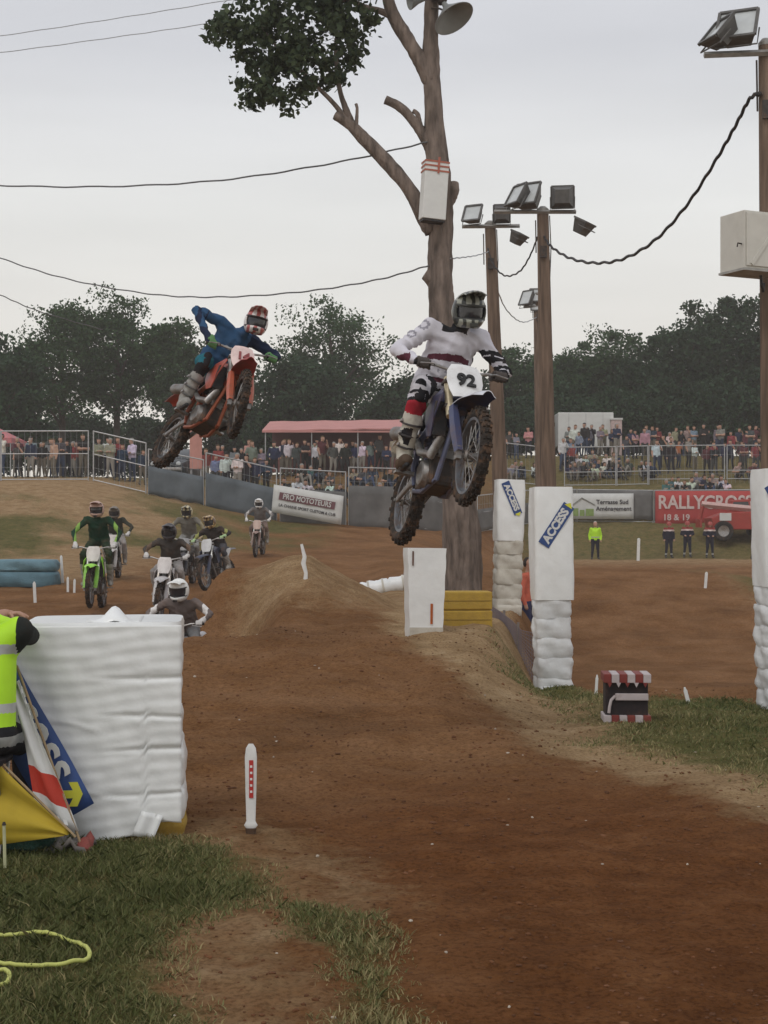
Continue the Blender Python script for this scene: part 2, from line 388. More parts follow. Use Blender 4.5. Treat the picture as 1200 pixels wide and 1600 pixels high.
def thresh(attr, n, w):
    s = mth('ADD', attr, mth('MULTIPLY', mth('SUBTRACT', n, .5), 1.5))
    mr = N(t, 'ShaderNodeMapRange'); mr.inputs['From Min'].default_value = .5 - w; mr.inputs['From Max'].default_value = .5 + w; t.links.new(s, mr.inputs[0]); return mr.outputs[0]
c_ = mix(thresh(ap, brk, .35), dirt, pale); c_ = mix(thresh(ag, mth('ADD', mth('MULTIPLY', brk, .6), mth('MULTIPLY', fine, .4)), .22), c_, grs)
c_ = mix(ramp(fine, [(.47, (0, 0, 0)), (.64, (.8, .8, .8))]), c_, mix(1, c_, (.5, .46, .43), 'MULTIPLY'))
t.links.new(c_, bs.inputs['Base Color'])
hh = mth('ADD', mth('MULTIPLY', tn(16, 9, .72), .05), mth('MULTIPLY', tn(90, 5, .6), .008))
bp = N(t, 'ShaderNodeBump'); bp.inputs['Strength'].default_value = .9; bp.inputs['Distance'].default_value = 1
t.links.new(hh, bp.inputs['Height']); t.links.new(bp.outputs[0], bs.inputs['Normal'])
me.materials.append(gm)
ground = link('ground', me); tag(ground, 'reddish brown dirt track and trampled grass ground', None, kind='structure')

# ------------------------------------------------------------------ bodies: capsules along the bones, fused by a voxel remesh
def fused(bones, voxel, mats, recolor=None, smooth=4, name='body', wrinkle=0.):
    mb = MB()
    for b in bones: mb.capsule(b[0], b[1], b[2], b[3], 12)
    me = mb.mesh('tmp', []); o = link('tmp', me)
    r = o.modifiers.new('r', 'REMESH'); r.mode = 'VOXEL'; r.voxel_size = voxel
    s = o.modifiers.new('s', 'SMOOTH'); s.factor = .5; s.iterations = smooth
    bpy.context.view_layer.update(); out = evaluated(o); bpy.data.objects.remove(o); bpy.data.meshes.remove(me)
    if wrinkle:
        nv = len(out.vertices); p = np.empty(nv * 3); out.vertices.foreach_get('co', p); p = p.reshape(-1, 3); nr = np.empty(nv * 3); out.vertices.foreach_get('normal', nr); nr = nr.reshape(-1, 3)
        k1 = p @ np.array([9., 22., 31.]); k2 = p @ np.array([17., -13., 11.]); k3 = p @ np.array([-26., 19., 37.])
        w = np.sin(k1 + 2.2 * np.sin(k2)) * .6 + (1 - 2 * np.abs(np.sin(k3 * .8 + 1.7 * np.sin(k1 * .5)))) * .7
        p += nr * (w * wrinkle)[:, None]; out.vertices.foreach_set('co', p.ravel()); out.update()
    n = len(out.polygons); c = np.empty(n * 3); out.polygons.foreach_get('center', c); c = c.reshape(-1, 3)
    best = np.full(n, 1e9); mi = np.zeros(n, int)
    for b in bones:
        a = np.array(b[0]); d = np.array(b[1]) - a; t = np.clip((c - a) @ d / max(1e-9, d @ d), 0, 1)
        r = b[2] + (b[3] - b[2]) * t; dist = np.linalg.norm(c - a - t[:, None] * d, axis=1) - r
        k = dist < best; best[k] = dist[k]; mi[k] = b[4]
    if recolor is not None: mi = recolor(c, mi)
    out.materials.clear()
    for m in mats: out.materials.append(m)
    out.polygons.foreach_set('material_index', mi.astype(np.int32)); out.polygons.foreach_set('use_smooth', np.ones(n, bool)); out.update(); out.name = name
    return out
def V(*a): return Vector(a)
def limb_bones(J, k=1., skin_arm=False, head=True, boots=False, M=(0, 1, 2, 3, 4)):
    """M: skin, shirt, trousers, shoes, gloves or hands"""
    sk, sh, tr, sho, gl = M; B = []
    P, C, Nk = J['pelvis'], J['chest'], J['neck']
    B += [(P, C, .125 * k, .135 * k, sh), (P + V(0, 0, -.02), P, .12 * k, .12 * k, tr)]
    for s in 'LR':
        hp, kn, an, toe = J['hip' + s], J['knee' + s], J['ankle' + s], J['toe' + s]
        sd, el, wr, hd = J['shoulder' + s], J['elbow' + s], J['wrist' + s], J['hand' + s]
        B += [(hp, C * .55 + sd * .45, .10 * k, .095 * k, sh), (C, sd, .11 * k, .075 * k, sh),
              (P, hp, .115 * k, .105 * k, tr), (hp, kn, .098 * k, .068 * k, tr)]
        mid = kn.lerp(an, .35)
        if boots: B += [(kn, kn.lerp(an, .5), .072 * k, .066 * k, tr), (kn.lerp(an, .36), an, .076 * k, .058 * k, sho), (an + V(0, 0, -.03), toe, .052 * k, .042 * k, sho)]
        else: B += [(kn, mid, .064 * k, .058 * k, tr), (mid, an, .058 * k, .045 * k, tr), (an + V(0, 0, -.03), toe, .045 * k, .036 * k, sho)]
        em = sd.lerp(el, .55)
        B += [(sd, el, .066 * k, .05 * k, sh)] if not skin_arm else [(sd, em, .066 * k, .058 * k, sh), (em, el, .048 * k, .044 * k, sk)]
        B += [(el, wr, .05 * k, .036 * k, sk if skin_arm else sh), (wr, hd, .034 * k, .036 * k, gl)]
    B += [(C + (Nk - C) * .4, Nk, .075 * k, .06 * k, sh), (Nk, J['head'], .055 * k, .05 * k, sk)]
    if head:
        h = J['head']; f = J['face']
        B += [(h + V(0, 0, -.03) + f * .02, h + V(0, 0, .05), .078 * k, .09 * k, sk), (h + f * .085 + V(0, 0, -.01), h + f * .1 + V(0, 0, -.025), .014, .017, sk),
              (h + f * .04 + V(0, 0, -.085), h + f * .055 + V(0, 0, -.08), .045, .035, sk)]
    return B

# ------------------------------------------------------------------ motocross bikes
RUB = mat('tyre_rubber', (.03, .024, .02), .9, 0, .3, 20, dirt=.75, bump=.003)
STEEL = mat('bare_steel', (.33, .32, .31), .4, .8, .2, 15, dirt=.6)
DARKM = mat('dark_engine_metal', (.06, .052, .048), .6, .5, .3, 14, dirt=.7)
ALU = mat('cast_aluminium', (.24, .23, .22), .5, .6, .25, 14, dirt=.7)
BLACKP = mat('black_plastic', (.02, .02, .022), .55, 0, .2, 12, dirt=.35)
SEATM = mat('seat_cover', (.03, .03, .035), .7, 0, .2, 12, dirt=.4)
def plastic(name, c, dirt=.62): return mat(name, c, .4, 0, .08, 6, dirt=dirt, spec=.4)
def wheel(root, c, R, r, knobs, rimmat, name):
    w = link(name, None, root); w.location = c; w.empty_display_size = .05
    mb = MB(); k = 12
    mb.torus((0, 0, 0), (0, 1, 0), R - r, r, 40 if knobs else 26, k, sr=.95)
    nk = 44 if knobs else 26
    for i in range(nk):
        a = 2 * math.pi * i / nk; rt = Matrix.Rotation(-a, 3, 'Y')
        for y, dz in ((-.55, -.012), (.0, 0), (.55, -.012)) if i % 2 else ((-.3, -.003), (.3, -.003), (-.85, -.03), (.85, -.03)):
            mb.box(rt @ Vector((R + dz + .003, y * r, 0)), (.016, r * .42, .026), rt)
    mb.build('tyre', RUB, w, smooth=True)
    m2 = MB(); m2.lathe([(-.032, R - 2 * r + .012), (-.03, R - 2 * r - .008), (0, R - 2 * r - .016), (.03, R - 2 * r - .008), (.032, R - 2 * r + .012), (.0, R - 2 * r + .004), (-.032, R - 2 * r + .012)], (0, 0, 0), (0, 1, 0), 36)
    m2.build('rim', rimmat, w, smooth=True)
    m3 = MB(); ri = R - 2 * r - .008
    for i in range(28):
        a = 2 * math.pi * i / 28; s = 1 if i % 2 else -1; a2 = a + (.5 if (i // 2) % 2 else -.5)
        m3.tube([(.035 * math.cos(a2), .035 * s, .035 * math.sin(a2)), (ri * math.cos(a), .004 * s, ri * math.sin(a))], .0028 if knobs else .0035, 4)
    m3.build('spokes', STEEL, w)
    m4 = MB(); m4.lathe([(-.06, 0), (-.06, .03), (-.045, .042), (-.03, .025), (.03, .025), (.045, .042), (.06, .03), (.06, 0)], (0, 0, 0), (0, 1, 0), 16)
    m4.tube([(0, -.11, 0), (0, .11, 0)], .013, 8); m4.build('hub', ALU, w, smooth=True)
    m5 = MB(); m5.lathe([(.052, .095), (.052, .13), (.056, .13), (.056, .095), (.052, .095)], (0, 0, 0), (0, 1, 0), 28); m5.build('brake_disc', STEEL, w, smooth=False)
    return w
def make_bike(label, body_c, plate_c=(.75, .75, .73), shroud_c=None, fork_c=(.5, .42, .25), guard_c=None, fender_c=None, frame_c=(.3, .3, .3),
              number=None, num_c=(.02, .02, .02), knobs=False, key='a', handguards=True, steer=0., group=None, bw=1., under_shade_c=None, ps=1.):
    root = thing('motocross_bike', label, 'motorbike', group=group)
    body = plastic('plastic_' + key, body_c); plate = plastic('plate_' + key, plate_c, .25)
    shroud = plastic('shroud_' + key, shroud_c or body_c); fork = mat('fork_' + key, fork_c, .3, .5, .1, 10, dirt=.3)
    guard = plastic('guard_' + key, guard_c or body_c); fender = plastic('fender_' + key, fender_c or body_c); frm = mat('frame_' + key, frame_c, .4, .5, .1, 10, dirt=.5)
    rim = mat('rim_' + key, (.17, .18, .20) if key != 'orange' else (.05, .05, .05), .45, .6, .2, 12, dirt=.7)
    # front assembly turns about the steering axis
    ax = Vector((-.454, 0, .891)); head = Vector((.555, 0, .9)); S = Matrix.Translation(head) @ Matrix.Rotation(steer, 4, ax) @ Matrix.Translation(-head)
    def fr(o):
        o.data.transform(S); return o
    fw = wheel(root, (0, 0, 0), .345, .042, knobs, rim, 'front_wheel'); fw.matrix_local = S @ Matrix.Translation((.88, 0, .35))
    for s in (-1, 1):
        y = .098 * s
        m = MB(); m.tube([(.60 - .03, y, .70 + .01), (.555 - .03, y, .80), (.46 - .03, y, 1.0 - .0), (.43 - .03, y, 1.05)], [.028, .03, .03, .028], 12); fr(m.build('upper_fork_tube', fork, root, smooth=True))
        m = MB(); m.tube([(.865, y, .35), (.62 - .03, y, .745)], .022, 10); m.box((.87, y, .36), (.06, .035, .09)); fr(m.build('lower_fork_leg', ALU, root, smooth=True))
        m = MB(); P = []
        for q in (0, .25, .5, .75, 1):
            c = Vector((.895, y, .36)).lerp(Vector((.655, y, .76)), q); w_ = .032 + .012 * math.sin(q * 3.1)
            P.append([c + Vector((-.012, -w_, 0)), c + Vector((.022, -w_ * .5, .012)), c + Vector((.022, w_ * .5, .012)), c + Vector((-.012, w_, 0))])
        m.grid(P, thick=(-.006, 0, 0)); fr(m.build('fork_guard', guard, root, smooth=True))
    m = MB(); m.box((.555 - .06, 0, .80), (.10, .27, .03)); m.box((.44 - .02, 0, 1.01), (.10, .27, .03)); m.tube([(.5, 0, .78), (.4, 0, 1.03)], .025, 8); fr(m.build('triple_clamp', DARKM, root, bevel=.006))
    m = MB(); pts = [(x_, y_ * bw, z_) for x_, y_, z_ in ((.40, .40, 1.13), (.42, .24, 1.13), (.455, .12, 1.10), (.455, .06, 1.055), (.455, -.06, 1.055), (.455, -.12, 1.10), (.42, -.24, 1.13), (.40, -.40, 1.13))]
    m.tube(pts, .013, 8); m.tube([(.445, .14, 1.11), (.445, -.14, 1.11)], .008, 6); hb = fr(m.build('handlebar', STEEL, root, smooth=True))
    m = MB(); m.tube([(.45, .09, 1.11), (.45, -.09, 1.11)], .028, 10); fr(m.build('bar_pad', BLACKP, root, smooth=True))
    for s in (-1, 1):
        m = MB(); m.lathe([(0, .013), (0, .03), (.006, .03), (.008, .018), (.115, .017), (.12, .021), (.125, .019), (.125, 0)], (.415, .285 * s * bw, 1.13), (-.02 * 8, s, 0), 12); fr(m.build('grip', BLACKP, root, smooth=True))
        m = MB(); m.tube([(.425, .25 * s * bw, 1.12), (.50, .28 * s * bw, 1.11), (.49, .40 * s * bw, 1.10)], [.008, .007, .006], 6); fr(m.build('lever', STEEL, root))
        if handguards:
            m = MB(); P = []
            for i in range(6):
                t_ = i / 5; yy = (.20 + .22 * t_) * s; xx = .50 + .06 * math.sin(t_ * 2.6)
                P.append([(xx - .02, yy, 1.055 - .0), (xx + .01, yy, 1.10), (xx, yy, 1.17 - .03 * abs(t_ - .4))])
            m.grid(P, thick=(.006, 0, 0)); fr(m.build('hand_guard', plate, root, smooth=True))
    # number plate
    m = MB(); P = []
    for i, z in enumerate((.86, .92, 1.0, 1.08, 1.14)):
        w_ = (.085, .11, .125, .12, .09)[i] * ps; P.append([(.62 - (z - .86) * .42 - .03 * abs(u) ** 2, u * w_, z) for u in (-1, -.6, -.2, .2, .6, 1)])
    m.grid(P, thick=(-.008, 0, 0)); pl = fr(m.build('number_plate', plate, root, smooth=True))
    if number:
        M = S @ frame((.622 - .14 * .42 + .006, 0, 1.0), (0, 1, 0), (-.42, 0, .9))
        lettering(number, .15, mat('number_ink_' + key, num_c, .6), pl, M, .006, sx=.95, bold=.005, name='number')
    # front fender
    m = MB(); P = []
    for i in range(9):
        t_ = i / 8; x = .40 + .74 * t_; z = .765 + .055 * math.sin(t_ * 2.4 + .35) - .03 * t_ * t_; w_ = .085 + .03 * math.sin(min(1, t_ * 1.25) * math.pi) - (.045 if i == 8 else 0)
        P.append([(x, u * w_, z - .035 * abs(u) ** 2.2) for u in (-1, -.75, -.4, 0, .4, .75, 1)])
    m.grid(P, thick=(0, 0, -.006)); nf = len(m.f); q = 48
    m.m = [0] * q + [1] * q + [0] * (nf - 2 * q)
    fr(m.build('front_fender', [fender, plastic('fender_under_shade_' + key, under_shade_c) if under_shade_c else fender], root, smooth=True, angle=60))  # shade below the fender is put into the darker underside colour
    # frame
    m = MB()
    for s in (-1, 1):
        m.tube([(.50, .02 * s, .90), (.30, .10 * s, .80), (.0, .12 * s, .68), (-.12, .12 * s, .48), (-.10, .1 * s, .34)], .024, 8)
        m.tube([(.50, .02 * s, .80), (.40, .05 * s, .50), (.33, .07 * s, .30), (.1, .1 * s, .25), (-.10, .1 * s, .30)], .02, 8)
        m.tube([(-.02, .1 * s, .72), (-.35, .09 * s, .86), (-.66, .07 * s, .90)], .014, 6); m.tube([(-.1, .1 * s, .5), (-.4, .09 * s, .84)], .013, 6)
    m.tube([(.535, 0, .76), (.46, 0, .95)], .035, 10); m.build('frame', frm, root, smooth=True)
    # engine
    e = MB(); e.box((.12, 0, .38), (.36, .24, .22)); e.box((-.02, 0, .44), (.16, .2, .16)); eng = e.build('engine', DARKM, root, bevel=.03)
    m = MB()
    for i in range(5): m.box((.2 + .012 * i, 0, .52 + .035 * i), (.17, .17, .02))
    m.box((.23, 0, .58), (.12, .12, .22)); m.box((.27, 0, .71), (.15, .15, .07)); m.build('cylinder', ALU, eng, bevel=.006)
    for s in (-1, 1):
        m = MB(); m.lathe([(0, .001), (.02, .07), (.012, .09), (-.02, .105), (-.03, .11)], (.17 if s > 0 else .1, -.12 * s - .02 * s, .37), (0, -s, 0), 20); m.build('engine_cover', ALU, eng, smooth=True)
    # exhaust on the right side (local -y)
    m = MB(); m.tube([(.30, -.03, .66), (.42, -.10, .58), (.36, -.145, .46), (.18, -.17, .52), (0, -.16, .66), (-.2, -.14, .76)], [.02, .032, .036, .03, .024, .022], 10); m.build('exhaust_pipe', STEEL, root, smooth=True)
    m = MB(); m.tube([(-.2, -.14, .76), (-.24, -.145, .775), (-.62, -.155, .88), (-.66, -.155, .89), (-.70, -.155, .90)], [.025, .052, .056, .045, .022], 14); m.build('silencer', ALU, root, smooth=True)
    # tank, shrouds, radiators
    m = MB(); P = []
    for x, z, w_ in ((.44, .90, .05), (.36, .97, .085), (.24, 1.0, .10), (.1, .97, .09), (-.02, .93, .08)):
        P.append([(x, -w_, z - .22), (x, -w_, z - .1), (x, -w_ * .6, z - .01), (x, 0, z), (x, w_ * .6, z - .01), (x, w_, z - .1), (x, w_, z - .22)])
    m.grid(P, thick=(0, 0, -.02)); m.build('fuel_tank', body, root, smooth=True)
    for s in (-1, 1):
        m = MB(); y = s
        o1 = [(.56, .17, .88), (.50, .20, .72), (.42, .185, .58), (.26, .165, .62), (.06, .13, .80), (.02, .12, .90), (.22, .14, .95), (.42, .13, .96)]
        m.prism([(a, b * y, c) for a, b, c in o1], (0, -.012 * y, 0)); sh = m.build('radiator_shroud', shroud, root)
        add_bevel(sh, .005)
        m = MB(); m.box((.43, .125 * s, .72), (.035, .10, .26)); m.build('radiator', BLACKP, root, bevel=.004)
        m = MB(); o2 = [(-.02, .125, .88), (-.12, .13, .66), (-.30, .14, .70), (-.58, .12, .88), (-.60, .11, .93), (-.3, .12, .90)]
        m.prism([(a, b * s, c) for a, b, c in o2], (0, -.01 * s, 0)); m.build('side_panel', plate, root, bevel=.004)
        m = MB(); m.box((-.03, .235 * s, .40), (.06, .11, .02)); m.box((-.03, .17 * s, .405), (.03, .06, .03)); m.build('footpeg', STEEL, root)
        m = MB(); m.tube([(-.10, .085 * s, .40), (-.3, .09 * s, .385), (-.60, .088 * s, .34)], [.035, .03, .024], 8, sx=.6); m.build('swingarm', ALU, root, smooth=True)
    m = MB(); P = []
    for x, z, w_, h_ in ((.20, .985, .055, .05), (.05, .955, .075, .08), (-.15, .935, .085, .09), (-.4, .945, .085, .08), (-.62, .965, .075, .05), (-.68, .965, .05, .03)):
        P.append([(x, -w_, z - h_), (x, -w_, z - .02), (x, -w_ * .7, z), (x, 0, z + .005), (x, w_ * .7, z), (x, w_, z - .02), (x, w_, z - h_)])
    m.grid(P, thick=(0, 0, -.03)); m.build('seat', SEATM, root, smooth=True)
    m = MB(); P = []
    for i in range(8):
        t_ = i / 7; x = -.42 - .66 * t_; z = .875 + .06 * t_ + .02 * math.sin(t_ * 3); w_ = .085 + .02 * math.sin(t_ * math.pi) - .03 * t_
        P.append([(x, u * w_, z - .03 * abs(u) ** 2) for u in (-1, -.6, 0, .6, 1)])
    m.grid(P, thick=(0, 0, -.006)); m.build('rear_fender', fender, root, smooth=True)
    m = MB(); m.tube([(-.08, 0, .42), (-.18, 0, .78)], .018, 8); m.lathe([(i * .018, .042 + .008 * (i % 2)) for i in range(16)], (-.1, 0, .47), (-.1, 0, .36), 12); m.build('shock_absorber', frm, root, smooth=True)
    wheel(root, (-.60, 0, .34), .335, .052, knobs, rim, 'rear_wheel')
    m = MB(); m.tube([(-.60, .07, .43), (-.05, .07, .42), (-.01, .07, .39), (-.05, .07, .36), (-.60, .07, .25), (-.68, .07, .30), (-.68, .07, .38), (-.60, .07, .43)], .009, 4); m.lathe([(-.004, .03), (-.004, .095), (.004, .095), (.004, .03)], (-.6, .07, .34), (0, 1, 0), 24); m.build('chain', STEEL, root)
    return root, S

def helmet(parent, M, shell, lens, frame_m, peak, scale=1.):
    """M places the head frame: x forward, z up"""
    n, k = 28, 18; vs = []
    for i in range(k + 1):
        ph = math.pi * i / k
        for j in range(n):
            th = 2 * math.pi * j / n; x = math.sin(ph) * math.cos(th); y = math.sin(ph) * math.sin(th); z = math.cos(ph)
            X, Y, Z = x * .150, y * .128, z * .15
            f = max(0, x) ** 1.3
            if z < 0.05: q = min(1, (.05 - z) / .5); X += .062 * f * q; Y *= 1 - .22 * f * q
            if z < -.72: Z = -.115 - .02 * (z + .72)
            if z < -.3 and x < .2: X *= 1 - .12 * min(1, (-.3 - z) / .5)
            vs.append((X, Y, Z))
    mb = MB(); mb2 = []
    fs = []
    for i in range(k):
        for j in range(n):
            a, b, c, d = i * n + j, i * n + (j + 1) % n, (i + 1) * n + (j + 1) % n, (i + 1) * n + j
            ce = [sum(vs[q][t_] for q in (a, b, c, d)) / 4 for t_ in range(3)]
            if ce[0] > .062 and -.05 < ce[2] < .05: continue      # eye port
            if ce[2] < -.105 and math.hypot(ce[0], ce[1]) < .07: continue
            fs.append((a, d, c, b))
    mb.add(vs, fs); o = mb.build('helmet', shell, parent, smooth=True, angle=0); o.matrix_local = M @ Matrix.Scale(scale, 4)
    s = o.modifiers.new('thickness', 'SOLIDIFY'); s.thickness = .012; s.offset = -1
    g = MB(); P = []
    for z in (-.045, -.02, .01, .045):
        P.append([(.135 * math.cos(a) * (1.0 if abs(z) < .03 else .95), .108 * math.sin(a), z) for a in [(-1.25 + 2.5 * i / 10) for i in range(11)]])
    g.grid(P, thick=(-.006, 0, 0)); g.build('goggle_lens', lens, o, smooth=True)
    g = MB()
    for z in (-.05, .05): g.tube([(.140 * math.cos(a), .112 * math.sin(a), z) for a in [(-1.3 + 2.6 * i / 10) for i in range(11)]], .011, 6)
    g.build('goggle_frame', frame_m, o, smooth=True)
    g = MB(); P = []
    for i in range(7):
        t_ = i / 6; x = .045 + .20 * t_; z = .125 + .045 * math.sin(t_ * 2.0) - .005 * t_; w_ = .10 - .02 * t_
        P.append([(x - .02 * abs(u), u * w_, z - .028 * abs(u) ** 2) for u in (-1, -.6, -.2, .2, .6, 1)])
    g.grid(P, thick=(0, 0, -.006)); g.build('visor_peak', peak, o, smooth=True)
    g = MB(); g.box((.196, 0, -.085), (.012, .06, .03)); g.build('chin_vent', frame_m, o, bevel=.004)
    return o
def glove(parent, c, axis, back, m, side):
    """fingers curled round a grip: c centre, axis along the bar (outwards), back = direction of the forearm"""
    a = Vector(axis).normalized(); b = (Vector(back) - a * Vector(back).dot(a)).normalized(); u = a.cross(b) * 1.0
    if u.z < 0: u = -u
    def P(off, ang, r): return Vector(c) + a * off + (b * math.cos(ang) + u * math.sin(ang)) * r
    B = []
    for i, off in enumerate((.038, .013, -.012, -.036)):
        L = (.92, 1.0, 1.05, .98)[i]; angs = [.55, 1.35, 2.35 * L, 3.3 * L, 4.0 * L]
        pts = [P(off, t_, .036) for t_ in angs]
        for p, q in zip(pts, pts[1:]): B.append((p, q, .0115, .0105, 0))
        B.append((P(off * .8, -.05, .075), pts[0], .017, .014, 0))
    B.append((P(-.045, -.1, .07), P(-.062, -1.0, .04), .016, .013, 0)); B.append((P(-.062, -1.0, .04), P(-.058, -2.0, .033), .013, .011, 0))   # thumb closes under the grip
    B.append((P(0, -.1, .075), P(0, -.05, .125), .032, .034, 0)); B.append((P(.02, -.1, .08), P(-.03, -.1, .08), .024, .026, 0))
    o = link('glove', fused(B, .0075, [m], smooth=2, name='glove'), parent); return o

# riding pose in the bike's own frame (x forward, y to the rider's left, z up)
def ride_joints(crouch=0., lean_y=0., look=(1, 0, -.08), elbow=.48, fwd=0., steerM=None, elbowR=None, elbowL=None, bw=1., knee=0., hd=(0, 0, 0)):
    z = crouch
    J = dict(pelvis=V(-.20 + fwd, lean_y * .6, 1.03 + z), chest=V(.0 + fwd * .7, lean_y, 1.30 + z), neck=V(.10 + fwd * .5, lean_y * 1.1, 1.45 + z), head=V(.17 + fwd * .4, lean_y * 1.2, 1.56 + z))
    J['head'] = J['head'] + V(*hd); J['neck'] = J['neck'] + V(*hd) * .6; J['chest'] = J['chest'] + V(*hd) * .2
    for s, n in ((1, 'L'), (-1, 'R')):
        J['hip' + n] = V(-.20 + fwd, .10 * s + lean_y * .6, 1.02 + z); J['knee' + n] = V(.20 + fwd * .3, .24 * s, .87 + z * .45 + knee); J['ankle' + n] = V(-.06, .235 * s, .51); J['toe' + n] = V(.12, .25 * s, .455)
        J['shoulder' + n] = V(.05 + fwd * .6, .195 * s + lean_y, 1.39 + z)
        gp = V(.407, (.285 * bw + .06) * s, 1.13)
        if steerM is not None: gp = steerM @ gp
        J['hand' + n] = gp + V(-.04, .0, .012)
        J['elbow' + n] = V(.13 + fwd * .3, elbow * s + lean_y * .5, 1.25 + z * .6)
    if elbowR: J['elbowR'] = V(*elbowR)
    if elbowL: J['elbowL'] = V(*elbowL)
    for n in 'LR':
        d = (J['elbow' + n] - J['hand' + n]); J['wrist' + n] = J['hand' + n] + d.normalized() * .085
    J['face'] = Vector(look).normalized()
    return J
SKIN = mat('skin', (.42, .24, .17), .6, 0, .08, 20)
def make_rider(label, J, mats, recolor=None, voxel=.014, hel=None, gl=None, hscale=1., roll=0., fine=True, group=None, k=1.):
    """mats: [neck, jersey, trousers, boots, extra...]"""
    root = thing('person', label, 'person', group=group)
    B = limb_bones(J, k, head=False, boots=True, M=(0, 1, 2, 3, 1))
    B = [b for b in B]
    me = fused(B, voxel, mats, recolor, wrinkle=.010 if fine else .008); link('body', me, root)
    f = J['face']; right = f.cross(V(0, 0, 1)).normalized(); up = right.cross(f)
    M = frame(J['head'], f, V(0, 0, 1).cross(f))
    M = Matrix.Translation(J['head']) @ Matrix.Rotation(roll, 4, f) @ Matrix.Translation(-J['head']) @ M
    helmet(root, M, *hel, scale=hscale)
    for s, n in ((1, 'L'), (-1, 'R')):
        hnd = J['hand' + n]
        if fine: glove(root, hnd + V(.04, 0, -.012), (0, s, 0), J['wrist' + n] - hnd, gl, s)
        else:
            B = [(hnd + V(-.02, 0, .0), J['wrist' + n], .045, .04, 0)]
            for i, off in enumerate((-.035, -.012, .012, .035)):
                c = hnd + V(.04, off, -.01); B += [(c + V(-.03, 0, .03), c + V(.02, 0, .034), .013, .012, 0), (c + V(.02, 0, .034), c + V(.035, 0, -.01), .012, .011, 0)]
            B += [(c0 := hnd + V(-.01, -.05 * s, -.005), c0 + V(.05, -.005 * s, -.03), .014, .012, 0)]
            link('glove', fused(B, .010, [gl], smooth=2, name='glove'), root)
    return root
def place(objs, R, local, target):
    for o in objs:
        M = R.to_4x4(); M.translation = Vector(target) - R @ Vector(local); o.matrix_world = M
def orient(yaw, pitch, roll):
    return Euler((math.radians(-roll), math.radians(-pitch), math.radians(-90 + yaw)), 'XYZ').to_matrix()

# ------------------------------------------------------------------ the two riders in the air
def cloth(name, c, dirt=.25, var=.1): return mat(name, c, .9, 0, var, 7, bump=.012, bscale=13, dirt=dirt, spec=.1)
LENS = mat('goggle_lens', (.03, .03, .035), .12, 0, .1, 5, spec=.6)
BLK = cloth('black_cloth', (.022, .022, .025), .2)
def stripe_helmet(name, a, b, scale=7, rough=.3):
    m = bpy.data.materials.new(name); m.use_nodes = True; MATS[name] = m; t = m.node_tree; bs = t.nodes['Principled BSDF']; bs.inputs['Roughness'].default_value = rough
    tc = N(t, 'ShaderNodeTexCoord'); w = N(t, 'ShaderNodeTexWave'); w.bands_direction = 'Y'; w.inputs['Scale'].default_value = scale; w.inputs['Distortion'].default_value = 3.5; w.inputs['Detail'].default_value = 2; w.inputs['Detail Scale'].default_value = 1.5
    t.links.new(tc.outputs['Object'], w.inputs['Vector'])
    r = N(t, 'ShaderNodeValToRGB'); r.color_ramp.elements[0].position = .42; r.color_ramp.elements[1].position = .55
    r.color_ramp.elements[0].color = (*a, 1); r.color_ramp.elements[1].color = (*b, 1); t.links.new(w.outputs[0], r.inputs[0]); t.links.new(r.outputs[0], bs.inputs['Base Color']); return m

bikeA, SA = make_bike('white and blue motocross bike numbered 92, highest in the air before the trunk', (.04, .045, .12), (.72, .72, .72), shroud_c=(.05, .05, .10), fork_c=(.62, .53, .36),
                      guard_c=(.06, .07, .14), fender_c=(.66, .67, .72), frame_c=(.12, .13, .2), number='92', knobs=True, key='blue', steer=math.radians(-2), handguards=False, bw=.84, under_shade_c=(.03, .03, .07), ps=1.1)
def recA(c, mi):
    x, y, z = c.T; mi = mi.copy(); j = mi == 1
    tor = j & (np.abs(y) < .17)
    band = (z > 1.31 + .05 * np.abs(y)) & (z < 1.355 + .04 * np.abs(y))
    mi[tor & band & (x > -.02)] = 4
    mi[tor & (z > 1.17) & (z < 1.20) & (x > -.1)] = 4
    mi[j & (y > .21) & (z < 1.44)] = 6                                         # dark left forearm sleeve
    mi[j & (y > .25) & (np.sin(z * 95) > .45) & (z < 1.40)] = 1
    mi[j & (y < -.36) & (z < 1.235)] = 4
    mi[j & (np.abs(y) < .1) & (z > 1.52) & (x > .03)] = 6
    for (yy, zz, rr) in ((-.24, 1.54, .042), (-.33, 1.44, .034)):
        d2 = np.hypot(y - yy, z - zz); mi[j & (d2 < rr) & (d2 > rr * .55)] = 7          # grey print on sleeve and chest
    mi[tor & (np.abs(z - 1.245) < .014) & (np.sin(y * 70) > -.2) & (x > -.02)] = 7
    leg = (mi == 2)
    mi[leg & (z < .965)] = 6; mi[leg & (z < .89) & (np.abs(y) > .15)] = 5; mi[leg & (z > .915) & (z < .95) & (np.abs(y) > .2)] = 1
    mi[leg & (np.abs(y) < .13) & (z > .88) & (x > -.1)] = 6
    bt = mi == 3
    mi[bt & (z < .50)] = 8; mi[bt & (z > .59) & (z < .70) & (x > .05) & (np.abs(y) > .235)] = 6
    return mi
WHT = cloth('white_jersey', (.60, .58, .63), .0, .06)
JA = ride_joints(crouch=.16, lean_y=.03, look=(1, -.06, -.42), elbow=.40, steerM=SA, bw=.84, knee=.02, hd=(.05, .03, -.05), elbowR=(.08, -.42, 1.30), elbowL=(.12, .44, 1.29))
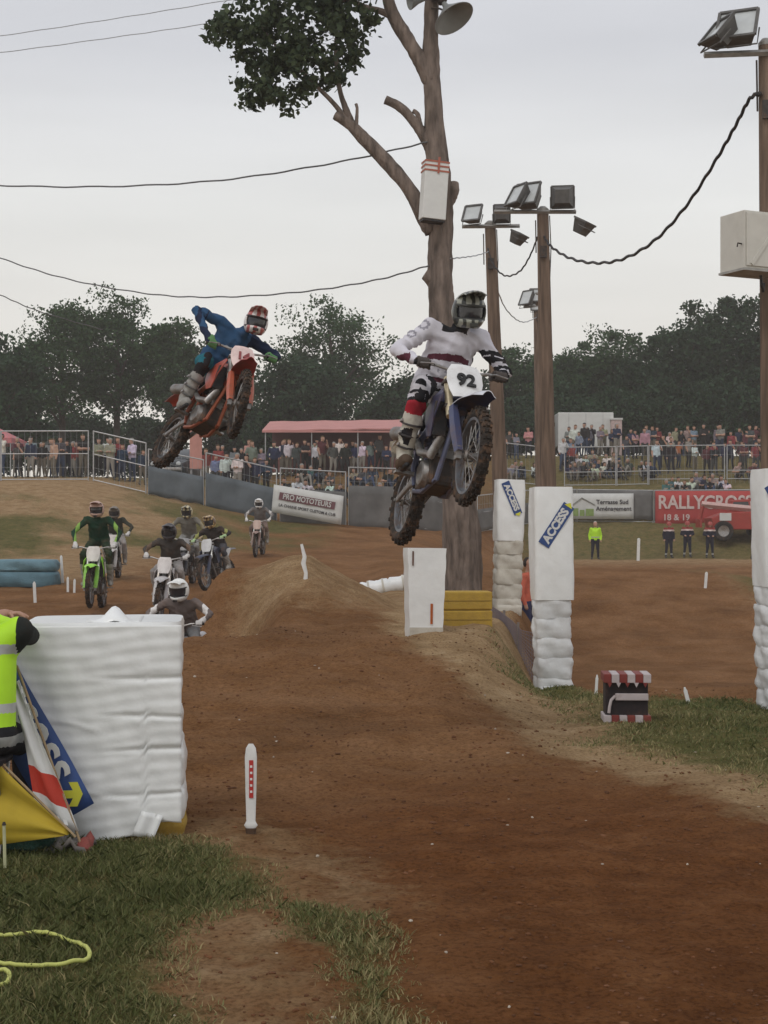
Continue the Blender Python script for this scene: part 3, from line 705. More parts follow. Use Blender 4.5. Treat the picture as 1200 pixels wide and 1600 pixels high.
riderA = make_rider('rider in white jersey and red knees flying on bike 92', JA,
    [BLK, WHT, cloth('white_trousers', (.55, .53, .56), .25), cloth('pale_boots', (.52, .49, .42), .45), cloth('maroon_cloth', (.10, .03, .045), .1), cloth('red_cloth', (.36, .025, .04), .15), BLK, cloth('grey_cloth', (.30, .29, .33), .1), cloth('muddy_boot', (.10, .07, .05), .6)],
    recA, .0125, (stripe_helmet('camouflage_helmet', (.035, .036, .03), (.30, .30, .25), 5.5), LENS, mat('goggle_strap_dark', (.05, .05, .045), .5), stripe_helmet('camouflage_peak', (.05, .05, .045), (.26, .26, .22), 9)),
    cloth('dark_striped_gloves', (.075, .065, .06), .3), roll=math.radians(8), k=1.05, hscale=1.02)
RA = orient(17, 11, 10.5)
place([bikeA, riderA], RA, (.14, 0, .345), at(684, 751, 11.35))

bikeB, SB = make_bike('orange and white motocross bike leaning over in the air on the left', (.42, .085, .05), (.72, .55, .52), shroud_c=(.40, .07, .045), fork_c=(.55, .55, .52),
                      guard_c=(.45, .11, .06), fender_c=(.34, .05, .04), frame_c=(.30, .09, .05), number='14', num_c=(.25, .06, .06), knobs=True, key='orange', steer=math.radians(-20), handguards=False, bw=.9)
def recB(c, mi):
    x, y, z = c.T; mi = mi.copy(); j = mi == 1
    mi[j & (np.abs(y) > .34) & (np.sin(np.abs(y) * 60) > .2)] = 4
    mi[j & (np.abs(y) > .26) & (z < 1.27)] = 4
    mi[j & (y > .18)] = 4
    mi[j & (np.abs(y) < .08) & (x > .02) & (z > 1.22) & (z < 1.3)] = 5
    leg = mi == 2; mi[leg & (z < .88)] = 6
    return mi
JB = ride_joints(crouch=.13, lean_y=.03, look=(1, -.35, -.42), elbow=.50, fwd=-.06, steerM=SB, bw=.9, hd=(.14, .06, -.12), elbowR=(.0, -.46, 1.50), elbowL=(.26, .46, 1.36))
riderB = make_rider('rider in blue jersey with red and white helmet, airborne on the leaning orange bike', JB,
    [BLK, cloth('blue_jersey', (.035, .085, .17), .1), cloth('teal_trousers', (.02, .13, .17), .15), cloth('grey_white_boots', (.3, .29, .27), .5), cloth('navy_cloth', (.018, .028, .06), .1), cloth('pale_print', (.3, .33, .38), .1), BLK],
    recB, .0135, (stripe_helmet('red_white_helmet', (.42, .11, .10), (.70, .66, .64), 4.2), LENS, mat('goggle_strap_black', (.03, .02, .02), .5), stripe_helmet('red_white_peak', (.42, .10, .09), (.62, .5, .48), 6)),
    cloth('green_gloves', (.10, .22, .09), .1), roll=math.radians(8))
RB = orient(35, 10, 26)
place([bikeB, riderB], RB, (.88, 0, .35), at(376, 632, 15.1))

def boot_details(root, J, m, m2):
    for n, s in (('L', 1), ('R', -1)):
        k, a, t_ = J['knee' + n], J['ankle' + n], J['toe' + n]
        for f in (.45, .62, .80):
            c = k.lerp(a, f); mb = MB(); d = (a - k).normalized(); u, v = basis(d); r = .083 - .02 * (f - .45) / .35
            mb.tube([c + (u * math.cos(q) + v * math.sin(q)) * r for q in [2 * math.pi * i / 16 for i in range(17)]], .009, 5, cap=False); b = mb.build('boot_strap', m, root, smooth=True)
            mb = MB(); mb.box(c + V(.02, s * r * 1.02, 0), (.045, .016, .022)); mb.build('buckle', m2, b, bevel=.003)
        mb = MB(); mb.capsule(a + V(-.05, 0, -.083), t_ + V(.02, 0, -.036), .026, .022, 8); mb.build('boot_sole', BLACKP, root, smooth=True)
        c = k.lerp(J['hip' + n], .05) + V(.045, s * .01, .0); mb = MB(); mb.capsule(c + V(0, 0, .05), c + V(.01, 0, -.05), .045, .04, 10); mb.build('knee_cup', BLK, root, smooth=True)
boot_details(riderA, JA, mat('boot_strap_dark', (.05, .045, .045), .6, dirt=.3), STEEL)
boot_details(riderB, JB, mat('boot_strap_grey', (.12, .12, .12), .6, dirt=.3), STEEL)

# ------------------------------------------------------------------ the pack of riders on the track
def far_rider(desc, bdesc, px, py_bottom, Y, jersey, trousers, helm, bike_c, plate_c, yaw, key, crouch, gloves=(.3, .3, .3), pitch=0, roll=0, boots=(.35, .33, .3), shroud=None, fork=(.5, .5, .48), lift=None, elbow=.43, stripes=None):
    bike, S = make_bike(bdesc, bike_c, plate_c, shroud_c=shroud, fork_c=fork, frame_c=(.2, .2, .2), key=key, handguards=False, knobs=False, fender_c=shroud or bike_c, group='motocross bikes in the chasing pack')
    J = ride_joints(crouch=crouch, look=(1, 0, -.22), elbow=elbow, steerM=S)
    def rc(c, mi):
        if stripes is None: return mi
        mi = mi.copy(); x, y, z = c.T; mi[(mi == 1) & (np.abs(y) > .26) & (np.sin(np.abs(y) * 40) > 0)] = 4; return mi
    hm = helm if not isinstance(helm, tuple) else mat('helmet_' + key, helm, .35, 0, .15, 6, dirt=.2)
    r = make_rider(desc, J, [BLK, cloth('jersey_' + key, jersey), cloth('trousers_' + key, trousers, .4), cloth('boots_' + key, boots, .5), cloth('sleeve_' + key, stripes or jersey)], rc, .02,
                   (hm, LENS, BLACKP, hm), cloth('gloves_' + key, gloves), fine=False, group='riders in the chasing pack', k=.95, hscale=1.08)
    R = orient(yaw, pitch, roll); p = at(px, py_bottom, Y); z = gz(p.x, Y)
    M = R.to_4x4(); ref = R @ Vector((.88, 0, .005)); low = min((R @ Vector((.88, 0, .005))).z, (R @ Vector((-.6, 0, .005))).z)
    zz = z - low if lift is None else lift
    for o in (bike, r):
        M2 = R.to_4x4(); M2.translation = Vector((p.x - ref.x, Y - ref.y, zz)); o.matrix_world = M2
    return bike, r
far_rider('rider in dark green jersey with fluorescent green trim leading the pack', 'fluorescent green and white bike leading the pack on the left', 140, 955, 27.6, (.014, .05, .03), (.03, .05, .03), (.50, .32, .26), (.27, .62, .07), (.66, .62, .58), 2, 'green', .28, (.62, .6, .58), pitch=4, shroud=(.38, .85, .07), stripes=(.26, .45, .10))
far_rider('rider in dark clothes half hidden behind the fluorescent green bike', 'pale bike right behind the fluorescent green one', 173, 905, 37, (.05, .055, .045), (.35, .33, .32), (.16, .13, .10), (.6, .57, .55), (.6, .55, .52), 3, 'pale', .12, (.6, .58, .56))
far_rider('rider in black jersey and dark helmet crouching low on the white bike', 'white and red bike of the low crouching dark rider', 248, 968, 26.6, (.075, .066, .06), (.36, .34, .33), (.035, .03, .035), (.62, .60, .6), (.68, .64, .62), -2, 'white', .02, (.6, .58, .56), shroud=(.55, .53, .53), fork=(.6, .55, .5), roll=2, stripes=(.16, .11, .08))
far_rider('rider in grey jersey with yellow patterned helmet behind the crouching dark rider', 'dark bike half hidden behind the white and red bike', 283, 905, 35, (.20, .19, .165), (.3, .3, .29), stripe_helmet('yellow_helmet', (.10, .09, .06), (.52, .44, .26), 4), (.05, .05, .06), (.3, .3, .3), -3, 'dark', .18, (.5, .4, .25), stripes=(.3, .26, .17))
far_rider('rider with orange helmet and dark chest turning on the right of the pack', 'small dark blue bike turned sideways at right of the pack', 322, 915, 33.5, (.05, .042, .04), (.08, .08, .09), stripe_helmet('orange_helmet', (.16, .09, .04), (.55, .38, .16), 5), (.05, .06, .10), (.55, .55, .55), -16, 'navy', -.04, (.4, .55, .3), roll=-8, stripes=(.33, .35, .12))
far_rider('last rider far back in grey with a round white helmet', 'last bike far back below the advertising banner', 399, 862, 47, (.18, .17, .165), (.2, .15, .13), (.78, .78, .76), (.3, .2, .17), (.5, .36, .3), -4, 'rear', .10, (.65, .63, .6), stripes=(.55, .53, .51))
# rider down in the dip between the jumps
far_rider('white helmeted rider low in the dip beside the big white bale', 'bike hidden in the dip under the white helmeted rider', 256, 0, 19.8, (.16, .13, .12), (.2, .2, .2), (.80, .80, .77), (.4, .4, .42), (.6, .58, .56), -8, 'dip', .0, (.6, .58, .56), stripes=(.72, .70, .68))

# ------------------------------------------------------------------ white wrapped tyre stacks
WRAP = mat('white_plastic_wrap', (.80, .81, .80), .30, 0, .05, 3, bump=.007, bscale=7, spec=.5, dirt=.06)
WRAPG = mat('greyed_plastic_wrap', (.66, .67, .67), .36, 0, .10, 3, bump=.008, bscale=9, spec=.45, dirt=.2)
WRAPD = mat('dusty_plastic_wrap', (.56, .53, .46), .45, 0, .12, 3, bump=.008, bscale=9, spec=.3, dirt=.3)
YEL = mat('yellow_foam', (.42, .27, .045), .8, 0, .12, 5, dirt=.25, bump=.006)
def wrapped(rx, ry, z0, z1, bulge, nexp=4., n=48, seed=0, rings=7, wob=.006, taper=0., tilt=0., closed=True):
    """one wrapped layer: rounded rectangular drum with a bulging side and pinched edges"""
    mb = MB(); vs = []; fs = []; rg = np.random.default_rng(seed); ph = rg.random(6) * 6.28
    for i in range(rings + 1):
        t = i / rings; b = bulge * (1 - abs(2 * t - 1) ** 2.6) - bulge * .35; z = z0 + (z1 - z0) * t
        if i in (0, rings): b -= bulge * .6
        for j in range(n):
            a = 2 * math.pi * j / n; c, s = math.cos(a), math.sin(a)
            r = (abs(c) ** nexp + abs(s) ** nexp) ** (-1 / nexp); w = wob * (math.sin(3 * a + ph[0] + 5 * t) + math.sin(7 * a + ph[1] + z * 21) * .6 + math.sin(z * 60 + ph[2] + 2 * a) * .5)
            vs.append((c * r * (rx + b + w - taper * z), s * r * (ry + b + w - taper * z), z + wob * .7 * math.sin(2 * a + ph[3]) * (1 if 0 < i < rings else .6) + tilt * c * rx))
    for i in range(rings):
        for j in range(n): fs.append((i * n + j, i * n + (j + 1) % n, (i + 1) * n + (j + 1) % n, (i + 1) * n + j))
    o = len(vs); vs += [(0, 0, z0), (0, 0, z1 + wob)]
    for j in range(n): fs.append((o, (j + 1) % n, j)); fs.append((o + 1, rings * n + j, rings * n + (j + 1) % n))
    mb.add(vs, fs); return mb
def smooth_build(mb, name, m, parent): return mb.build(name, m, parent, smooth=True, angle=50)

# big bale at the left
bx, by = -1.53, 8.46; bz = gz(bx, by - .4)
bale = thing('tyre_bale', 'big stack of tyres wrapped in white plastic beside the marshal', 'tyre stack', (bx, by, bz - .01), (0, 0, math.radians(7)))
lay = [(0, .09, YEL, .0), (.085, .26, WRAP, .010), (.255, .48, WRAP, .011), (.475, .66, WRAP, .009), (.655, .87, WRAP, .010), (.865, 1.145, WRAP, .006)]
for i, (a, b, m, bu) in enumerate(lay):
    off = (.012, .008, .004, -.012, -.02, -.008)[i]
    o = smooth_build(wrapped(.425 + off, .40 + off, a, b, bu, 9, 96, i + 3, 11, .004, tilt=.006), 'yellow_base' if i == 0 else 'wrapped_tyre', m, bale)
# outer sheet over the front, drawn in along the tyre joints towards the right
mb = MB(); P = []
for i in range(110):
    row = []
    for j in range(40):
        u = j / 39; z_lo = .015 + .02 * math.sin(u * 11) + (.105 if u > .80 else .105 * max(0, (u - .74) / .06) ** 2 if u > .74 else 0); z = z_lo + (1.135 - z_lo) * i / 109
        x = -.440 + .855 * u; se = sum(math.exp(-((z - zs - .012 * math.sin(u * 4 + zs * 9)) / .011) ** 2) for zs in (.258, .478, .658, .868)) * min(1, max(0, (u - .42) / .35))
        lo = max(0, 1 - z / .35)
        wr = .0012 * math.sin(z * 47 + 2.4 * u + 1.6 * math.sin(z * 11 + u * 3.2)) + .0012 * math.sin(z * 97 - 3 * u + 2 * math.sin(u * 5)) + .0016 * math.sin(u * 43 + z * 21)
        wr += .007 * math.exp(-((z - .60 - .05 * math.sin(u * 6) + .05 * u) / .012) ** 2) * math.exp(-((u - .38) / .16) ** 2) + .007 * math.exp(-((z - .36 + .22 * u) / .012) ** 2) * math.exp(-((u - .45) / .2) ** 2)
        wr += .016 * lo * math.sin(u * 14 + z * 18) * (1 - u) - .014 * se + .010 * math.sin((z - .05) * 13) * max(0, u - .6)
        row.append((x, -.462 - wr - .010 * math.sin(u * 3.1), z))
    P.append(row)
mb.grid(P, thick=(0, .003, 0)); mb.build('outer_sheet', WRAP, bale, smooth=True, angle=0)
mb = MB(); P = []
for i in range(15):
    row = []
    for j in range(16):
        u = j / 15; v = i / 14; row.append((-.10 + .30 * u, -.34 + .5 * v, 1.146 + .075 * math.exp(-((u - .48 - .1 * v) / .2) ** 2) * math.sin(math.pi * min(1, v * 1.6 + .02)) * (1 if v < .62 else 0) + .006 * math.sin(u * 14)))
    P.append(row)
mb.grid(P, thick=(0, 0, -.004)); mb.build('folded_flap', WRAP, bale, smooth=True, angle=0)
mb = MB()
mb.grid([[(.16 + .11 * j / 6 + .05 * i / 5, -.482 - .012 * math.sin(j * 1.1) - .02 * (1 - i / 5), .05 + .12 * i / 5 - .03 * j / 6) for j in range(7)] for i in range(6)], thick=(0, .003, 0)); mb.build('torn_flap', WRAP, bale, smooth=True, angle=0)

BANW = mat('banner_white', (.66, .66, .64), .6, 0, .05, 6, dirt=.08); BANB = mat('banner_blue', (.035, .075, .22), .5, 0, .1, 6, dirt=.05); BANY = mat('banner_yellow', (.62, .60, .06), .6, 0, .08, 6)
# blue banner propped against the bale
d = Vector((128, 0, -222)).normalized(); w = Vector((-.86, 0, -.5)).normalized(); w = (w - d * w.dot(d)).normalized(); c0 = at(14, 1016, 7.88)
ban = thing('banner', 'blue cloth banner with white letters and yellow arrow leaning on the white bale', 'banner', (c0.x, c0.y, 0))
base = Vector((0, 0, c0.z)); mb = MB(); P = []
for i in range(12):
    t = i / 11; P.append([base + d * (.895 * t) + w * (.25 * j / 4) + Vector((0, -.012 * math.sin(t * 7 + j) - .05 * t, 0)) for j in range(5)])
mb.grid(P, thick=(0, .004, 0)); cl = mb.build('blue_cloth', BANB, ban, smooth=True, angle=0)
fr_ = frame(base + d * .37 + w * .062 + Vector((0, -.062, 0)), d, -w)
lettering('access', .27, BANW, ban, fr_, .003, sx=1.0, bold=.004)
mb = MB(); A = base + d * .80 + w * .085 + Vector((0, -.072, 0)); q = -w
for tri in ([(-.07, .02), (.0, .075), (.0, .03), (.085, .03), (.085, -.03), (0, -.03), (0, -.075)],):
    pts = [A + d * (-.055 - x_ * 0 + .0) + q * 0 + (d * 1) * (-(x_) * -1) * 0 for x_, y_ in tri]
ar = [(.0, .062), (.045, .062), (.072, .0), (.045, -.062), (0, -.062), (.022, -.02), (-.06, -.02), (-.06, .02), (.022, .02)]
dirv = Vector((.80, 0, .02)).normalized(); perp = Vector((0, 0, 1))
mb.prism([A + d * (-.01) + dirv * x_ + perp * y_ for x_, y_ in ar], (0, -.003, 0)); mb.build('arrow', BANY, ban)

# rolled white flag with red stripe and the yellow flag
def pleated(p0, p1, p2, n, m, amp, seed=0):
    """cloth triangle hanging from edge p0-p1 and gathered at p2"""
    P = []
    for i in range(m + 1):
        t = i / m; a = Vector(p0).lerp(Vector(p2), t); b = Vector(p1).lerp(Vector(p2), t * .96)
        P.append([a.lerp(b, j / n) + Vector((0, amp * (1 - t * .6) * math.sin(j / n * 13 + seed + t * 3), amp * .3 * math.sin(j * .9 + seed))) for j in range(n + 1)])
    return P
POLE = mat('wooden_stick', (.33, .24, .14), .7, 0, .2, 20)
fl = thing('signal_flag', 'white flag with red block furled along a stick in front of the blue banner', 'flag', (-1.9, 7.6, 0))
o_ = Vector((-1.9, 7.6, 0))
mb = MB(); mb.tube([at(26, 1040, 7.68) - o_, at(126, 1318, 7.66) - o_], .007, 6); mb.build('stick', POLE, fl)
P = []
e0, e1 = at(30, 1062, 7.66), at(122, 1302, 7.64); f0, f1 = at(18, 1075, 7.6), at(58, 1262, 7.58)
for i in range(15):
    t = i / 14; a = e0.lerp(e1, t); b = f0.lerp(f1, t) ; P.append([a.lerp(b, j / 6) + Vector((0, -.03 * math.sin(j * 1.5 + t * 5), 0)) - o_ for j in range(7)])
mb = MB(); mb.grid(P, thick=(0, .003, 0)); mb.m = [1 if 9 <= ((k % 84) // 6) <= 11 else 0 for k in range(len(mb.f))]
mb.build('white_cloth', [BANW, mat('flag_red', (.5, .05, .03), .7, 0, .1, 6)], fl, smooth=True, angle=0)
fy = thing('signal_flag', 'dull yellow signal flag held low beside the marshal', 'flag', (-2.1, 7.45, 0)); o_ = Vector((-2.1, 7.45, 0))
mb = MB(); mb.tube([at(-60, 1130, 7.5) - o_, at(118, 1308, 7.42) - o_], .007, 6); mb.build('stick', POLE, fy)
P = []
e0, e1 = at(-50, 1146, 7.47), at(112, 1302, 7.40); f0, f1 = at(-60, 1330, 7.4), at(100, 1306, 7.38)
for i in range(17):
    t = i / 16; a = e0.lerp(e1, t); b = f0.lerp(f1, t); P.append([a.lerp(b, j / 9) + Vector((0, -.028 * math.sin(j * 1.15 + t * 2.5) * (1 - t * .5), 0)) - o_ for j in range(10)])
mb = MB(); mb.grid(P, thick=(0, .003, 0)); mb.build('yellow_cloth', mat('flag_yellow', (.46, .33, .03), .75, 0, .12, 5, dirt=.1), fy, smooth=True, angle=0)

# marshal at the left edge
HV = mat('fluorescent_vest', (.45, .78, .03), .6, 0, .08, 6); REFL = mat('reflective_band', (.42, .43, .42), .35, .2, .1, 20); JKT = cloth('dark_jacket', (.025, .028, .026), .1)
mx, my = -2.0, 7.55; mz = gz(mx, my)
J = dict(pelvis=V(-.02, -.02, .62), chest=V(.0, .03, .93), neck=V(.02, .06, 1.16), head=V(-.02, .09, 1.31), face=V(.45, 1, -.02).normalized())
for s, n in ((1, 'R'), (-1, 'L')):
    J['hip' + n] = V(.09 * s, -.02, .59); J['knee' + n] = V(.14 * s, .38, .50); J['ankle' + n] = V(.15 * s, .34, .09); J['toe' + n] = V(.19 * s, .48, .04)
    J['shoulder' + n] = V(.185 * s + .01, .03, 1.09)
hb = at(16, 984, 8.16) - Vector((mx, my, mz))
J['handR'] = V(hb.x - .02, hb.y - .02, 1.172 - mz + bz - .0); J['wristR'] = J['handR'] + V(-.05, -.09, -.012); J['elbowR'] = V(.19, .30, 1.05)
J['handL'] = V(-.16, .34, .62); J['wristL'] = V(-.20, .27, .66); J['elbowL'] = V(-.29, .08, .84)
st_ = thing('stool', 'small folding stool under the marshal at the left edge', 'stool', (mx - .02, my - .04, mz))
mb = MB(); mb.box((0, 0, .46), (.34, .32, .03)); mb.build('seat', BLK, st_, bevel=.008)
for q in (-1, 1):
    for q2 in (-1, 1): mb = MB(); mb.tube([(.15 * q, .14 * q2, .45), (.16 * q, -.12 * q2, -.02)], .01, 6); mb.build('leg', STEEL, st_)
ms = thing('person', 'marshal in fluorescent yellow vest at left edge with a hand on the bale', 'person', (mx, my, mz))
def recM(c, mi):
    x, y, z = c.T; mi = mi.copy(); v = (mi == 1) & (np.abs(x - .01) < .19) & (z < 1.18) & (z > .60); mi[v] = 3
    mi[v & (((z > .70) & (z < .75)) | ((z > .98) & (z < 1.03)))] = 4
    t_ = (mi == 2); mi[t_ & (z > .53) & (z < .58) & (y < .2)] = 4; mi[z < .085] = 5; return mi
B = limb_bones(J, 1.06, M=(0, 1, 2, 5, 0)); B = [b for b in B]
link('body', fused(B, .016, [SKIN, JKT, cloth('dark_trousers', (.028, .028, .032), .15), HV, REFL, mat('dark_shoes', (.05, .035, .03), .7, dirt=.5)], recM), ms)
# right hand: palm and five fingers spread on the bale top
hc = J['handR']; B = [(hc + V(-.03, -.03, 0), hc + V(.02, .02, .0), .03, .028, 0)]
for i, (ang, L) in enumerate(((-.9, .055), (-.18, .075), (.12, .085), (.40, .08), (.70, .062))):
    dv = V(math.cos(ang), math.sin(ang) * .9, 0); side = V(-dv.y, dv.x, 0); st = hc + dv * .03; k1 = st + dv * L * .5 + V(0, 0, .012); k2 = st + dv * L + V(0, 0, -.008)
    B += [(st, k1, .011, .0105, 0), (k1, k2, .0105, .009, 0)]
link('hand', fused(B, .006, [SKIN], smooth=2, name='hand'), ms)
lc = J['handL']; B = [(lc, lc + V(0, -.02, -.03), .03, .028, 0)]
for i in range(5): s_ = lc + V(-.03 + .015 * i, -.03, -.03); B += [(s_, s_ + V(0, -.03, -.03), .0105, .01, 0), (s_ + V(0, -.03, -.03), s_ + V(0, -.005, -.055), .01, .009, 0)]
link('hand', fused(B, .006, [SKIN], smooth=2, name='hand'), ms)
B = [(J['head'] + V(0, -.03, .03), J['head'] + V(0, -.02, .07), .095, .092, 0)]
link('hair', fused(B, .012, [mat('brown_hair', (.05, .03, .02), .8, 0, .3, 40, bump=.006, bscale=60)], name='hair'), ms)

bag = thing('bag', 'dark green and grey bag slumped on the grass below the yellow flag', 'bag', (-1.83, 7.62, gz(-1.83, 7.62)))
mb = wrapped(.16, .11, 0, .15, .03, 2.6, 32, 9, 7, .014); smooth_build(mb, 'pouch', mat('green_bag', (.02, .06, .045), .8, 0, .2, 9, bump=.02), bag)
mb = MB(); mb.tube([(-.12, -.05, .13), (-.05, -.08, .2), (.05, -.07, .19), (.12, -.04, .12)], .009, 6); mb.build('strap', BLACKP, bag, smooth=True)
rag = thing('rolled_cloth', 'crumpled grey cloth with red edge on the ground beside the bale', 'cloth', (-1.62, 7.70, gz(-1.62, 7.70)))
P = [[(-.16 + .32 * j / 14, -.10 + .2 * i / 9, .035 + .03 * math.sin(j * .8 + i * .5) * math.cos(i * .9) + .02 * math.sin(j * 2.1)) for j in range(15)] for i in range(10)]
mb = MB(); mb.grid(P, thick=(0, 0, -.03)); mb.m = [1 if (k % 14) > 10 and k < 126 else 0 for k in range(len(mb.f))]; mb.build('cloth_sheet', [mat('grey_rag', (.17, .16, .15), .9, dirt=.3), mat('red_rag', (.22, .06, .05), .9)], rag, smooth=True, angle=0)
stk = thing('flag_stick', 'short pale stick standing in the grass under the yellow flag', 'stick', (at(8, 1340, 7.2).x, 7.2, gz(at(8, 1340, 7.2).x, 7.2)))
mb = MB(); mb.tube([(0, 0, -.03), (-.005, 0, .2)], .008, 6); mb.build('shaft', mat('pale_stick', (.5, .5, .3), .6), stk)
mb = MB(); mb.tube([(-.005, 0, .2), (-.005, 0, .215)], [.011, .006], 6); mb.build('knob', BLACKP, stk)

# yellow hose loop on the grass
hp = [(-160, 1500), (-60, 1478), (0, 1472), (60, 1474), (105, 1482), (128, 1491), (139, 1501), (138, 1510), (124, 1517), (100, 1521), (40, 1524), (-20, 1526), (-30, 1532), (0, 1536), (14, 1542), (8, 1552), (-20, 1560), (-120, 1575)]
pts = []
for k, (a, b) in enumerate(hp):
    q = flat(a, b)
    pts.append(Vector((q[0], q[1], 0)))
fine_pts = []
for i in range(len(pts) - 1):
    p0, p1, p2, p3 = pts[max(0, i - 1)], pts[i], pts[i + 1], pts[min(len(pts) - 1, i + 2)]
    for k in range(8):
        t = k / 8; v = .5 * ((2 * p1) + (p2 - p0) * t + (2 * p0 - 5 * p1 + 4 * p2 - p3) * t * t + (3 * p1 - p0 - 3 * p2 + p3) * t ** 3); fine_pts.append(v)
for i, v in enumerate(fine_pts): v.z = gz(v.x, v.y) + .028 + .006 * math.sin(i * .3)
mb = MB(); mb.tube(fine_pts, .0085, 8); o = mb.build('garden_hose', mat('yellow_hose', (.5, .52, .14), .45, 0, .08, 30), None, smooth=True, angle=0)
tag(o, 'yellow green hose curled in a loop on the grass', 'hose')

# ------------------------------------------------------------------ marker stakes
STK = mat('white_stake_paint', (.72, .72, .70), .6, 0, .06, 10, dirt=.12)
def stake(px, py, Y, h, w, label, lean=0., red=False, group='white marker stakes along the track', mtl=None, tip=True):
    p = at(px, py, Y); z = gz(p.x, Y); root = thing('marker_stake', label, 'marker stake', (p.x, Y, z), (0, lean, 0), group)
    mb = MB(); mb.box((0, 0, h * .5 - .03), (w, w * .45, h + .02)); mb.box((0, 0, h - .005), (w * .8, w * .4, .03), taper=.5)
    mb.build('post', mtl or STK, root, bevel=min(.006, w * .12)); return root
p = gnd(392, 1303); post = thing('marker_post', 'white plastic marker post with red label standing before the bale', 'marker post', p)
mb = MB(); P = []
hgt = (1303 - 1163) / F * p.y
for i, (t, w_) in enumerate(((.06, .026), (.09, .036), (.12, .028), (.14, .024), (.5, .029), (.85, .032), (.95, .026), (1.0, .012))):
    P.append([(w_ * math.cos(a), .4 * w_ * math.sin(a), t * hgt) for a in [2 * math.pi * j / 16 for j in range(17)]])
mb.grid(P); mb.build('post', STK, post, smooth=True, angle=50)
mb = MB(); mb.tube([(0, 0, -.05), (0, 0, .06 * hgt)], [.022, .03], 10); mb.build('foot', mat('muddy_foot', (.09, .055, .035), .9), post)
RED = mat('red_label', (.45, .04, .035), .5, 0, .1, 10)
mb = MB(); mb.box((.003, -.0145, .61 * hgt), (.022, .004, .42 * hgt)); lb = mb.build('red_label', RED, post)
mb = MB()
for i in range(5): mb.box((.003, -.017, (.47 + .07 * i) * hgt), (.012, .002, .025 * hgt))
mb.build('label_marks', STK, lb)
stake(931, 1086, 15.3, .21, .028, 'white stake just left of the red and white box', .06)
stake(1076, 1101, 14.4, .15, .035, 'short leaning white stake right of the red and white box', -.25)
stake(1102, 922, 40.5, .42, .075, 'white stake by the grassy hump of the lower track', .08)
stake(997, 880, 68, 1.0, .13, 'white stake left of the three firemen', .03)
stake(55, 935, 31, .42, .06, 'white stake in front of the blue wrapped bale', -.05)
stake(98, 908, 36, .62, .06, 'tall thin white stake right of the blue wrapped bale', -.06)
stake(106, 890, 33.5, .32, .05, 'upper one of two white stakes beside the green bike wheel', 0.)
stake(116, 893, 33, .3, .05, 'nearer one of two white stakes beside the green bike wheel', 0.03)
pb = at(480, 945, 23.2); bs_ = thing('marker_stake', 'bent white tape covered stake on the pale mound', 'marker stake', (pb.x, pb.y - .5, gz(pb.x, pb.y - .5)), group='white marker stakes along the track')
zb = gz(pb.x, pb.y - .5); mb = MB(); pts = [Vector((at(a, b, 22.7).x - pb.x, 0, at(a, b, 22.7).z - zb)) for a, b in ((481, 945), (480, 925), (477, 912), (478, 895), (474, 880), (476, 870), (471, 850))]
pts[0].z = min(pts[0].z, -.02)
mb.tube(pts, [.026, .03, .036, .027, .036, .03, .02], 8, sx=.6); mb.build('post', STK, bs_, smooth=True)
mb = MB(); mb.tube([pts[2] + V(.02, -.02, 0), pts[2] + V(.07, -.03, -.05)], [.02, .012], 6); mb.build('tape_end', STK, bs_)

# ------------------------------------------------------------------ pillars of wrapped tyres
def pillar(label, px, Y, w, h_low, h_all, lean, sign, seed, base_z=None, upw=1.12, low_m=WRAPG, yaw=.1):
    x = (px - 600) / F * Y; z = gz(x, Y) if base_z is None else base_z
    root = thing('tyre_stack', label, 'tyre stack', (x, Y, z - .02), (0, lean, yaw), 'wrapped tyre pillars at the track edge'); n = max(4, int(h_low / .19)); hh = h_low / n
    for i in range(n):
        o = smooth_build(wrapped(w / 2, w / 2, i * hh, (i + 1) * hh + .004, .008, 6, 56, seed * 10 + i, 6, .007), 'wrapped_tyre', low_m, root)
        o.location = (random.uniform(-.008, .008), random.uniform(-.008, .008), 0)
    up = smooth_build(wrapped(w / 2 * upw, w / 2 * upw, h_low - .02, h_all, .006, 9, 64, seed + 50, 12, .004), 'upper_wrap', WRAP, root)
    mb = MB(); P = []
    for i in range(3):
        P.append([(w / 2 * .93 * (-1 + 2 * j / 24), -w / 2 - .014, (.0 if i else -.03 - .05 * abs(math.sin(j * 1.9 + seed)) - .03 * (j % 3 == 0)) + .05 * i) for j in range(25)])
    mb.grid(P, thick=(0, .003, 0)); sk = mb.build('torn_hem', low_m, root, smooth=True, angle=0); sk.location.z = .04
    if sign:
        sx, sz, ang, L, wd = sign; M = frame((sx, -w / 2 * upw - .012, sz), (math.cos(ang), 0, math.sin(ang)), (-math.sin(ang), 0, math.cos(ang)))
        mb = MB(); mb.box((0, 0, 0), (L, wd, .004)); bnr = mb.build('sign_strip', BANB, root); bnr.matrix_local = M
        lettering('ACCESS', wd * .92, BANW, bnr, Matrix.Translation((-.01, 0, .004)), .001, sx=L / (wd * 4.0), bold=.006)
        mb = MB(); mb.prism([(L * .46, -.05, .003), (L * .46, .05, .003), (L * .5 + .03, 0, .003)], (0, 0, .002)); mb.build('arrow', BANY, bnr)
    return root
pillar('white wrapped tyre pillar with rising blue sign, nearer of the middle pair', 864, 17.0, .385, 1.10, 2.32, -.012, (.012, 1.90, math.radians(56), .52, .135), 2, base_z=gz(1.87, 17) - .06)
pillar('white wrapped tyre pillar with descending blue sign, farther of the middle pair', 792, 23.2, .40, 1.12, 2.02, .02, (.0, 1.74, math.radians(-66), .52, .125), 3, upw=1.05, low_m=WRAPD)
pillar('white wrapped tyre pillar cut by the right picture edge', 1226, 14.2, .44, 1.16, 2.22, -.015, (-.06, 1.86, math.radians(-60), .5, .15), 4, upw=1.05)
